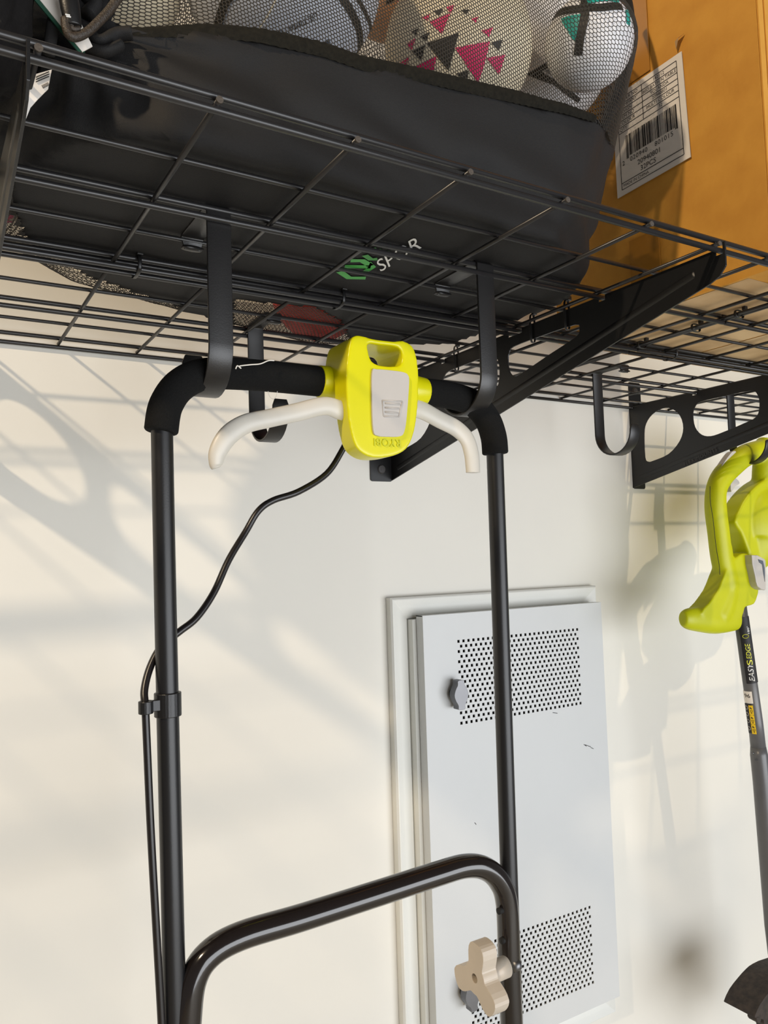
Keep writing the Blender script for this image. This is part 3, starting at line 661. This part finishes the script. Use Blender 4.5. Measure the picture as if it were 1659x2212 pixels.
pf = pts+nd*disp[:, None]; low_ = z_ < 0.012; pf[low_, 2] = 0.0080+0.0060*np.abs(wr[low_]); pf[:, 2] = np.maximum(pf[:, 2], 0.0078)
idx = np.arange(ns*nphi).reshape(ns, nphi); F4 = np.stack([idx[:-1], np.roll(idx, -1, 1)[:-1], np.roll(idx, -1, 1)[1:], idx[1:]], -1).reshape(-1, 4)
keep = infab[F4].sum(1) >= 2; F4 = F4[keep]; used = np.unique(F4); mp = -np.ones(len(pf), int); mp[used] = np.arange(len(used))
fb = mesh('fabric_base', pf[used], mp[F4], M['fabric'], bag, True)
sd = fb.modifiers.new('thickness', 'SOLIDIFY'); sd.thickness = 0.0010; sd.offset = -1
# net: hexagon cells over the rest of the skin, every cord a thin prism
nsx, nph = 262, 300
A_, B_ = np.meshgrid(np.arange(nsx), np.arange(nph*2), indexing='ij')
# honeycomb vertices: brick lattice, read off the finished skin grid
Sx = A_*(LT/nsx)+np.where((A_+B_) % 2 == 0, 1, -1)*(LT/nsx)*0.17; Px = B_*(PI/nph)
gf = np.concatenate([pts, nd], 1).reshape(ns, nphi, 6); gs = np.clip(Sx.ravel()/LT*(ns-1), 0, ns-1.001); gp_ = Px.ravel()/(2*PI)*nphi
i0 = gs.astype(int); fs = (gs-i0)[:, None]; j0 = gp_.astype(int) % nphi; fp = (gp_-np.floor(gp_))[:, None]; j1 = (j0+1) % nphi
gi = (gf[i0, j0]*(1-fp)+gf[i0, j1]*fp)*(1-fs)+(gf[i0+1, j0]*(1-fp)+gf[i0+1, j1]*fp)*fs
npt, nnd = gi[:, :3], gi[:, 3:]; nid = np.arange(nsx*nph*2).reshape(nsx, nph*2)
e1 = np.stack([nid, np.roll(nid, -1, 1)], -1).reshape(-1, 2)
msk = ((A_+B_) % 2 == 0)[:-1]; e2 = np.stack([nid[:-1][msk], nid[1:][msk]], -1)
# the cords of every second column are dropped so that cells open to hexagons
E2 = np.concatenate([e1, e2]); a_, b_ = npt[E2[:, 0]], npt[E2[:, 1]]; ln = np.linalg.norm(a_-b_, axis=1)
mid = (a_+b_)/2; ok = ((mid[:, 2] > seam_z(mid)-0.001) | netwin(mid)) & ~fabwin(mid) & (ln > 0.0004) & (ln < 0.02)
E2 = E2[ok]; a_, b_ = npt[E2[:, 0]], npt[E2[:, 1]]; nrm = nnd[E2[:, 0]]
t_ = (b_-a_)/np.linalg.norm(b_-a_, axis=1)[:, None]; sd_ = np.cross(t_, nrm); sd_ /= np.linalg.norm(sd_, axis=1)[:, None]+1e-9; up = np.cross(sd_, t_); rr_ = 0.00040
V = np.stack([a_+sd_*rr_, a_-sd_*rr_, a_+up*rr_*1.4, b_+sd_*rr_, b_-sd_*rr_, b_+up*rr_*1.4], 1)+nrm[:, None]*0.0008
n_ = len(V); base = (np.arange(n_)*6)[:, None]
Fq = np.concatenate([base+np.array([0,1,4,3]), base+np.array([1,2,5,4]), base+np.array([2,0,3,5])])
me = bpy.data.meshes.new('mesh_net'); V = V.reshape(-1, 3).astype(np.float32); me.vertices.add(len(V)); me.vertices.foreach_set('co', V.ravel())
me.loops.add(len(Fq)*4); me.loops.foreach_set('vertex_index', Fq.ravel().astype(np.int32)); me.polygons.add(len(Fq)); me.polygons.foreach_set('loop_start', np.arange(0, len(Fq)*4, 4, dtype=np.int32)); me.update(calc_edges=True)
me.materials.append(M['net']); no = bpy.data.objects.new('mesh_net', me); col.objects.link(no); no.parent = bag
# knitted band along the front seam
def front_pt(x, z):
    """skin point at given x and z on the camera side"""
    o = np.array([x, -0.37, z]); den = DM @ np.array([0,-1.0,0]); num = HM-DM @ o; t = np.where(den > 0.03, num/np.maximum(den, 0.03), 9).min(); return Vector((x, -0.37-t, z))
bp = []; bw = 0.0125
m = MB(); v = []; xs_ = np.linspace(SEAM[2, 0], SEAM[-1, 0], 120)
for x in xs_:
    z = float(seam_z(np.array([x, -0.5, 0.1]))); hgt_ = bw*(0.55+0.5*min(1, (x-0.07)/0.05)) if x < 0.42 else bw*max(0.45, 1-(x-0.42)*4)
    for k in range(5):
        p = front_pt(x, z-0.003+hgt_*k/4); v.append(p+Vector((0, -0.0020-0.0016*math.sin(PI*k/4)-0.0006*math.sin(x*900+k*2), 0)))
m.add(v, [(5*i+k, 5*i+5+k, 5*i+6+k, 5*i+1+k) for i in range(119) for k in range(4)])
m.build('seam_band', M['band'], bag, True)
# piped edge on the right end
m = MB(); sp = smooth_path([tuple(pu(u, v, 'y', y)) for u, v, y in ((1338,-60,-0.47),(1356,-10,-0.475),(1365,45,-0.485),(1363,110,-0.49),(1352,170,-0.492),(1332,225,-0.495),(1310,265,-0.495),(1296,290,-0.497),(1288,268,-0.503))], 6)
m.sweep(sp, [0.0036]*(len(sp)-12)+[0.0038]*12, 12); m.build('piping', M['fabric'], bag, True)
# neck gathers, drawcord and cord lock at the left end
m = MB()
for L, r in (([(105,118,-0.535),(112,70,-0.535),(118,30,-0.532),(122,-20,-0.53)], 0.0040), ([(180,60,-0.525),(215,90,-0.532),(250,75,-0.532),(285,72,-0.535)], 0.0060), ([(185,100,-0.53),(225,112,-0.538),(262,98,-0.538)], 0.0050), ([(180,-20,-0.515),(205,10,-0.515),(190,35,-0.515)], 0.008)):
    sp = smooth_path([tuple(pu(u, v, 'y', y)) for u, v, y in L], 5); m.sweep(sp, [(r, r*0.7)]*len(sp), 10)
m.build('gathered_neck', M['fabric'], bag, True)
m = MB(); sp = smooth_path([tuple(pu(u, v, 'y', y)) for u, v, y in ((141,40,-0.552),(143,60,-0.552),(150,76,-0.552),(165,80,-0.552),(190,68,-0.552),(215,45,-0.552),(238,20,-0.552),(262,-15,-0.552))], 6)
m.sweep(sp, [0.0030]*len(sp), 10); sp = smooth_path([tuple(pu(u, v, 'y', y)) for u, v, y in ((150,42,-0.552),(156,62,-0.552),(172,62,-0.552))], 6); m.sweep(sp, [0.0022]*len(sp), 8); m.build('drawcord', mat('black_cord', (62,52,42), 0.5, noise_amt=0.5, nscale=700, bump=0.6, bscale=900), bag, True)
a, b = pu(146, -14, 'y', -0.552), pu(158, 54, 'y', -0.552); m = MB(); m.sweep([a, a+(b-a)*0.5, b], [(0.0066, 0.0050), (0.0064, 0.005), (0.0055, 0.004)], 16, hint=(0,1,0), rnd=0.001)
ck = m.build('cord_lock', M['brk'], bag, True); m = MB()
for k in range(2):
    p, q_ = pu(141+k*2, 31+k*4, 'y', -0.5578), pu(151+k*2, 33+k*4, 'y', -0.5578); m.rod(p, q_, 0.00045, 6)
m.build('white_emblem', M['whitepr'], ck)
# prints under the base
zt = 0.0074
def bt(u, v): return pu(u, v, 'z', zt)
m = MB()
def strip(P, w_):
    P = [bt(600+a/5.53, 490+b/5.53) for a, b in P]; v = []
    for i, p in enumerate(P):
        t = (P[min(i+1, len(P)-1)]-P[max(i-1, 0)]).normalized(); s2 = t.cross(Vector((0,0,1)))*w_/2; v += [p-s2, p+s2]
    m.add(v, [(2*i, 2*i+1, 2*i+3, 2*i+2) for i in range(len(P)-1)])
W_ = 0.0085
strip([(740,535),(850,610),(1050,612)], W_); strip([(800,475),(1110,480)], W_); strip([(870,405),(1010,405),(1110,465)], W_)
P = [bt(600+a/5.53, 490+b/5.53) for a, b in ((1110,415),(1175,480),(1090,535),(1020,525),(1075,485))]; m.add(P, [(0,1,2,3,4)])
lg = m.build('green_arrow_logo', M['green'], bag)
m = MB(); strip([(1040,340),(1110,390),(1190,385)], W_*0.8); strip([(1130,255),(1180,295),(1245,275)], W_*0.8); strip([(1290,300),(1330,310)], W_*0.8); m.build('green_lettering', M['greend'], bag)
m = MB(); a, b, c_ = bt(822, 590), bt(907, 540), bt(811, 566); L_ = MB(); textmesh(L_, 'SPOR', 1.0, Matrix.Identity(4), align='LEFT')
wx = max(p.x for p in L_.v); L_.v = [a+(b-a)*(p.x/wx*1.05)+(c_-a)*((p.y+0.36)/0.72) for p in L_.v]; L_.build('white_lettering', M['whitepr'], bag)
center(bag, (0.3, -0.36, 0.0072))

# ================================================================== THINGS LEFT OF THE BALL BAG
def blob(name, c, r, m_, sub=4, amp=0.15, fr=6, flat=None):
    bm = bmesh.new(); bmesh.ops.create_icosphere(bm, subdivisions=sub, radius=1)
    for v in bm.verts:
        n = v.co.normalized(); p = Vector([math.copysign(abs(k)**0.6, k) for k in n]); k = 1+amp*noise.noise(n*fr*0.5)+amp*0.4*noise.noise(n*fr*1.5); v.co = Vector((p.x*r[0]*k, p.y*r[1]*k, p.z*r[2]*k))
        if flat is not None and v.co.z+c[2] < flat: v.co.z = flat-c[2]
    me = bpy.data.meshes.new(name); bm.to_mesh(me); bm.free(); me.polygons.foreach_set('use_smooth', [True]*len(me.polygons)); me.materials.append(m_)
    o = bpy.data.objects.new(name, me); col.objects.link(o); o.location = c; return o
tag(blob('cloth_bag', (-0.066, -0.520, 0.135), (0.075, 0.052, 0.130), M['dfab'], 5, 0.08, 6, 0.0080), 'dull black cloth bag left of the ball bag', 'bag')
# folded card with green border tucked behind the drawcord
cd = thing('instruction_card', 'white card with green border behind the drawcord of the ball bag', 'card')
def py(u, v, y): return pu(u, v, 'y', y)
m = MB(); P = [py(70,-20,-0.540), py(140,-20,-0.540), py(200,100,-0.540), py(178,112,-0.540)]; m.add(P+[p+Vector((0,0.0008,0)) for p in P], [(0,1,2,3),(7,6,5,4),(0,4,5,1),(1,5,6,2),(2,6,7,3),(3,7,4,0)]); fix(m.build('card_sheet', M['paper'], cd))
m = MB(); P = [py(58,-20,-0.5395), py(74,-20,-0.5395), py(184,112,-0.5395), py(170,112,-0.5395)]; m.add(P+[p+Vector((0,0.0012,0)) for p in P], [(0,1,2,3),(7,6,5,4),(0,4,5,1),(1,5,6,2),(2,6,7,3),(3,7,4,0)]); fix(m.build('green_border', M['kink'], cd))
center(cd, (0.03, -0.51, 0.08))
cd = thing('care_tag', 'small white printed care tag hanging at the left end of the ball bag', 'tag')
m = MB(); P = [py(42,215,-0.575), py(60,165,-0.575), py(112,150,-0.575), py(104,192,-0.575), py(82,214,-0.575), py(66,232,-0.575), py(42,292,-0.575)]; n = len(P)
m.add(P+[p+Vector((0,0.0007,0)) for p in P], [tuple(range(n)), tuple(range(n, 2*n))[::-1]]+[(i, i+n, (i+1) % n+n, (i+1) % n) for i in range(n)]); fix(m.build('tag_sheet', M['paper'], cd))
m = MB()
for k in range(3): m.rod(py(78, 167+k*5, -0.5755), py(106, 155+k*5, -0.5755), 0.0003, 5)
for k in range(6): m.rod(py(91+k*2.4, 184-k*1.2, -0.5755), py(94+k*2.4, 191-k*1.2, -0.5755), 0.0002, 5)
m.build('tag_print', M['ink'], cd); center(cd, (0.02, -0.522, 0.03))

# ================================================================== STRING TRIMMER
TY = -0.178
tr = thing('string_trimmer', 'lime string trimmer hanging upright from a shelf hook at the right edge', 'string trimmer')
def tq(a, b, sc=7.374, ou=1460, ov=950): p = pu(ou+a/sc, ov+b/sc, 'y', TY); return (p.x, p.z)
def tz(a, b, sc=4.377, ou=1280, ov=900): return tq(a, b, sc, ou, ov)
m = MB()
def gp(L, flat=0.9, n=20, rnd=0.0, cap_=0.020):
    sp = smooth_path(L, 5); P = [pu(s_[0], s_[1], 'y', TY) for s_ in sp]; rr = [s_[2]*depth(p)/F/2*0.98 for s_, p in zip(sp, P)]
    m.sweep(P, [(r, min(r*flat, cap_)) for r in rr], n, hint=(0,1,0), rnd=rnd)
gp([(1665,968,48),(1640,975,50),(1610,984,50),(1585,1004,50),(1560,1030,50),(1547,1060,48),(1546,1100,50),(1552,1150,50),(1558,1200,50),(1566,1240,50),(1570,1270,54)])
gp([(1560,1180,44),(1566,1240,46),(1569,1275,50),(1560,1310,54),(1548,1335,54)])
gp([(1476,1337,36),(1486,1337,48),(1510,1338,56),(1540,1340,60),(1568,1339,56),(1589,1338,48)], 0.72, rnd=0.002)
gp([(1660,955,60),(1654,990,56),(1648,1015,48),(1648,1040,50),(1652,1070,60)])
body = [tz(1270,1000), tz(1312,890), tz(1345,820), tz(1395,745), tz(1465,670), tz(1545,610), tz(1640,580), tz(1900,560), tz(1980,900), tz(1900,1130), tz(1700,1190), tz(1640,1240), tz(1560,1290), tz(1480,1328), tz(1420,1320), tz(1370,1200), tz(1330,1100)]
prism(m, smloop(body, 2), [], XZ, TY-0.017, TY+0.020)
gp([(1657,1050,50),(1648,1075,84),(1640,1105,118),(1640,1140,130),(1642,1170,116),(1632,1203,76),(1620,1222,40)], 0.62, 28, 0.0, 0.036)
lowb = [tz(1200,1440), tz(1290,1330), tz(1370,1290), tz(1470,1350), tz(1496,1500), tz(1500,1650), tz(1488,1700), tz(1455,1775), tz(1370,1800), tz(1330,1900), tz(1080,1960), tz(960,1850), tz(1030,1760), tz(1115,1640), tz(1158,1540)]
prism(m, smloop(lowb, 2), [], XZ, TY-0.016, TY+0.018)
bd = m.build('trimmer_body', M['limed'], tr); organic(bd, 0.0017, 28)
# panel lines, logo and button on the body
m = MB()
def pline(L, y=None, r=0.0005):
    P = [pu(1460+a/7.374, 950+b/7.374, 'y', TY-0.0190 if y is None else y) for a, b in L]; sp = smooth_path([tuple(p) for p in P], 4); m.sweep(sp, [r]*len(sp), 6)
pline([(545,740),(548,980),(590,1250),(640,1700),(690,2000),(700,2150)], TY-0.0198)
m.build('shell_seam', M['brk'], bd)
m = MB(); P = smloop([tz(1365,1312), tz(1480,1345), tz(1497,1400), tz(1497,1600), tz(1488,1638), tz(1420,1605), tz(1395,1500)], 2); prism(m, P, [], XZ, TY-0.030, TY-0.012); bb = bevel(m.build('battery_latch', M['greyp'], tr), 0.0015, 2)
m = MB(); P = [tz(1420,1350), tz(1465,1365), tz(1482,1430), tz(1484,1560), tz(1470,1480), tz(1458,1400), tz(1430,1380)]; prism(m, P, [], XZ, TY-0.0306, TY-0.0295); m.build('latch_groove', M['grpr'], bb)
m = MB(); P = smloop([tz(1285,600), tz(1335,590), tz(1365,635), tz(1320,665), tz(1285,715)], 3); prism(m, P, [], XZ, TY-0.006, TY+0.006); bevel(m.build('trigger', M['greyp'], tr), 0.001, 2)
m = MB(); P = smloop([tz(1295,335), tz(1330,340), tz(1270,420), tz(1215,475), tz(1185,490), tz(1235,410)], 3); prism(m, P, [], XZ, TY-0.006, TY+0.006); bevel(m.build('lock_off_lever', M['greyp'], tr), 0.001, 2)
m = MB(); ring = rrect(-0.0085, -0.018, 0.0085, 0.018, 0.006, 5); cp_ = pu(1656, 1140, 'y', TY-0.0228); xa = Vector((0.95, 0, 0.18)).normalized(); za = Vector((0.18*-1, 0, 0.95)).normalized()
rp = [cp_+xa*a+za*b for a, b in ring]; rp.append(rp[0]); m.sweep(rp, [0.0007]*len(rp), 6); textmesh(m, 'ONE+', 0.010, frame(cp_, za, -xa), ext=0.0005); m.build('embossed_logo', M['lime'], bd)
m = MB(); P = [tz(1308,1800), tz(1345,1795), tz(1350,1980), tz(1305,1985)]; sp = pu(1588, 1340, 'y', TY-0.008)
m.sweep([sp, sp+Vector((0.003, -0.0012, 0))], [(0.0125, 0.003), (0.0125, 0.003)], 16, hint=(0,1,0)); m.build('foot_slot', M['grpr'], bd)
# shaft
m = MB(); A1_ = pu(1596, 1300, 'y', TY); A2_ = pu(1632, 1560, 'y', TY); A3_ = pu(1646, 1690, 'y', TY); A4_ = pu(1672, 2000, 'y', TY); A5_ = pu(1690, 2150, 'y', TY)
m.sweep([A1_, A2_, A2_+(A3_-A2_)*0.45], [0.0122, 0.0128, 0.0132], 24); sh = m.build('shaft', M['shaft'], tr, True)
m = MB(); m.sweep([A2_+(A3_-A2_)*0.40, A2_+(A3_-A2_)*0.55, A3_, A4_, A5_], [0.0132, 0.0152, 0.0155, 0.0160, 0.0160], 24); m.build('lower_shaft', M['shaft'], tr, True)
def onshaft(s_, ang, lift=0.0004, r0=0.0127):
    """s_ metres below A1, ang around (0 = towards camera side)"""
    d = (A2_-A1_).normalized(); p = A1_+d*s_; cam = Vector(C)-p; cam = (cam-d*cam.dot(d)).normalized(); sd2 = cam.cross(d); r = r0+0.0006*min(1, s_/0.2)
    return p+(cam*math.cos(ang)+sd2*math.sin(ang))*(r+lift)
Ls = (A2_-A1_).length
def sticker(s0, s1, a0, a1, m_, name, lift=0.0004, par=None, lab=None):
    mb = MB(); n = 10; v = []
    for i in range(2):
        for k in range(n+1): v.append(onshaft(s0 if i == 0 else s1, a0+(a1-a0)*k/n, lift))
    mb.add(v, [(k, k+1, n+2+k, n+1+k) for k in range(n)]); o = mb.build(name, m_, par or sh, True)
    if lab: tag(o, lab)
    return o
ppm = Ls/262.0   # metres per pixel row along the shaft
def sv(v): return (v-1300)*ppm
st = sticker(sv(1331), sv(1474), -0.45, 1.45, M['ink'], 'black_sticker', 0.0004, None, 'black sticker with white and lime lettering')
def wrap_text(s, v0, v1, ang, size, m_, name, par, shear=0.0, up=1):
    mb = MB(); dlt = sv(v1)-sv(v0); textmesh(mb, s, size, Matrix.Identity(4), shear=shear)
    xs2 = [p.x for p in mb.v]; L = max(xs2)-min(xs2); k = abs(dlt)/L; c_ = (sv(v0)+sv(v1))/2
    mb.v = [onshaft(c_-up*p.x*k, ang+up*(-p.y)/0.0127, 0.0009) for p in mb.v]; return mb.build(name, m_, par)
def zxy(v): return v
wrap_text('EASY', 1472, 1432, 0.35, 0.0125, M['whitepr'], 'easy_lettering', st, 0.3); wrap_text('EDGE', 1422, 1389, 0.35, 0.0115, M['lyel'], 'edge_lettering', st, 0.2)
wrap_text('S', 1434, 1423, 0.35, 0.013, M['lyel'], 'swirl_mark', st); wrap_text('180°', 1368, 1352, 0.75, 0.006, M['whitepr'], 'angle_lettering', st)
m = MB()
for k in range(12):
    a = 2*PI*k/12; b = 2*PI*(k+1)/12; f_ = lambda q_: onshaft(sv(1372)+0.0035*math.cos(q_), 0.25+0.38*math.sin(q_), 0.0009); m.rod(f_(a), f_(b), 0.0004, 5)
m.build('ring_arrow', M['lyel'], st)
ws = sticker(sv(1491), sv(1517), -1.5, 0.05, M['paper'], 'white_sticker', 0.0004, None, 'white sticker printed 06')
mb = MB(); textmesh(mb, '96', 0.011, Matrix.Identity(4)); mb.v = [onshaft(sv(1501)-p.y*0.9, -0.62+p.x/0.0127, 0.0009) for p in mb.v]; mb.build('number_print', M['ink'], ws)
bs = sticker(sv(1518), sv(1584), -1.5, -0.20, M['ink'], 'black_symbol_sticker', 0.0004); ysk = sticker(sv(1521), sv(1583), -0.62, -0.05, M['yell'], 'yellow_warning_sticker', 0.0007, None, 'yellow warning sticker with black pictograms')
m = MB()
for v in (1542, 1562): m.rod(onshaft(sv(v), -0.62, 0.001), onshaft(sv(v), -0.05, 0.001), 0.0003, 5)
for v in (1536, 1557, 1577):
    a, b, c_ = onshaft(sv(v-4), -0.45, 0.001), onshaft(sv(v-4), -0.15, 0.001), onshaft(sv(v+3), -0.3, 0.001)
    m.rod(a, b, 0.0003, 5); m.rod(b, c_, 0.0003, 5); m.rod(c_, a, 0.0003, 5)
for v in (1527, 1548, 1568): m.rod(onshaft(sv(v-2), -0.42, 0.001), onshaft(sv(v+2), -0.22, 0.001), 0.0007, 5); m.rod(onshaft(sv(v+1), -0.46, 0.001), onshaft(sv(v-1), -0.30, 0.001), 0.0005, 5)
m.build('warning_pictogram', M['ink'], ysk)
m = MB()
for v in (1527, 1541, 1556, 1572):
    for k in range(10):
        f_ = lambda q_: onshaft(sv(v)+0.0032*math.cos(q_), -0.98+0.25*math.sin(q_), 0.0009); m.rod(f_(2*PI*k/10), f_(2*PI*(k+1)/10), 0.0004, 5)
m.build('round_symbol', M['greyp'], bs)
m = MB(); p = pu(1627, 1627, 'y', TY-0.0155); m.sweep([p+Vector((0,0.003,0)), p+Vector((-0.0003,-0.0012,0))], [0.0022, 0.0018], 12); m.build('button_catch', M['chrome'], sh, True)
# cutting head and guard
GY = -0.17
def gq(a, b): p = pu(1560+a/9.535, 1980+b/9.535, 'y', GY); return (p.x, p.z)
m = MB(); P = smloop([gq(345,1895), gq(460,1640), gq(640,1400), gq(800,1220), gq(940,1110), gq(1200,1000), gq(1500,1000), gq(1600,1800), gq(1500,2700), gq(1150,2700), gq(1010,2350), gq(900,2190), gq(800,2090), gq(640,2020), gq(500,1950), gq(380,1920)], 2)
prism(m, P, [], XZ, GY-0.03, GY+0.03)
for a, b in ((430,1950), (580,2010)): P = [gq(a-50,b-70), gq(a+60,b-30), gq(a+25,b+80), gq(a-20,b+70), gq(a-45,b+30)]; prism(m, P, [], XZ, GY-0.030, GY-0.012)
bevel(m.build('cutting_guard', M['dirt'], tr), 0.003, 2)
m = MB(); P = smloop([gq(830,1550), gq(870,1400), gq(950,1300), gq(1200,1240), gq(1400,1500), gq(1300,2200), gq(1080,2300), gq(940,2100), gq(860,1900), gq(820,1700)], 3); prism(m, P, [], XZ, GY-0.060, GY-0.02); organic(m.build('cutting_head', M['limed'], tr), 0.002, 6)
center(tr, (1.2, TY, -1.1))

# ================================================================== LIGHT, SKY, CAMERA
def sun(name, d, strength, rgb, ang):
    l = bpy.data.lights.new(name, 'SUN'); l.energy = strength; l.color = rgb; l.angle = math.radians(ang); o = bpy.data.objects.new(name, l); col.objects.link(o)
    o.rotation_euler = Vector(d).to_track_quat('-Z', 'Y').to_euler(); o.location = (-2, -3, 2); return o
l = bpy.data.lights.new('warm_lamp', 'POINT'); l.energy = 126; l.color = (1.0, 0.80, 0.56); l.shadow_soft_size = 0.04; o = bpy.data.objects.new('warm_lamp', l); col.objects.link(o); o.location = (-1.30, -1.25, 1.07)
def area(name, loc, to, sx, sy, e, rgb):
    l = bpy.data.lights.new(name, 'AREA'); l.shape = 'RECTANGLE'; l.size = sx; l.size_y = sy; l.energy = e; l.color = rgb; o = bpy.data.objects.new(name, l); col.objects.link(o)
    o.location = loc; o.rotation_euler = (Vector(to)-Vector(loc)).to_track_quat('-Z', 'Y').to_euler(); return o
area('front_fill', (1.6, -3.9, -1.0), (0.6, 0, -0.7), 4.2, 2.0, 152, (0.93, 0.96, 1.0))  # cool fill light added in front, standing in for unseen daylight
l = bpy.data.lights.new('warm_patch_spot', 'SPOT'); l.energy = 110; l.color = (1, 0.80, 0.52); l.spot_size = math.radians(16); l.spot_blend = 0.3; l.shadow_soft_size = 0.02  # narrow spot added for the warm patch by the trimmer, its source unseen
o = bpy.data.objects.new('warm_patch_spot', l); col.objects.link(o); o.location = (1.55, -1.95, 1.95); o.rotation_euler = (Vector((1.30, 0, -0.22))-o.location).to_track_quat('-Z', 'Y').to_euler()
wd = bpy.data.worlds.new('sky'); bpy.context.scene.world = wd; wd.use_nodes = True; nt = wd.node_tree; bg = nt.nodes['Background']
tc = nt.nodes.new('ShaderNodeTexCoord'); sep = nt.nodes.new('ShaderNodeSeparateXYZ'); nt.links.new(tc.outputs['Generated'], sep.inputs[0])
mr = nt.nodes.new('ShaderNodeMapRange'); mr.inputs['From Min'].default_value = -0.4; mr.inputs['From Max'].default_value = 1.0; nt.links.new(sep.outputs['Z'], mr.inputs['Value'])
rp_ = nt.nodes.new('ShaderNodeValToRGB'); rp_.color_ramp.elements[0].color = (0.80, 0.80, 0.80, 1); rp_.color_ramp.elements[1].color = (0.30, 0.27, 0.24, 1)
nt.links.new(mr.outputs[0], rp_.inputs['Fac']); nt.links.new(rp_.outputs['Color'], bg.inputs['Color']); bg.inputs['Strength'].default_value = 0.20
cam = bpy.data.cameras.new('camera'); co = bpy.data.objects.new('camera', cam); col.objects.link(co)
Mx = Matrix((tuple(R[0]), tuple(-R[1]), tuple(-R[2]))).transposed().to_4x4(); Mx.translation = Vector(C); co.matrix_world = Mx
cam.sensor_fit = 'HORIZONTAL'; cam.sensor_width = 36; cam.lens = 36*F/1659; cam.clip_start = 0.01
sc = bpy.context.scene; sc.camera = co
sc.view_settings.view_transform = 'Standard'; sc.view_settings.look = 'None'; sc.view_settings.gamma = 1; sc.view_settings.use_curve_mapping = False; sc.view_settings.exposure = 0.0
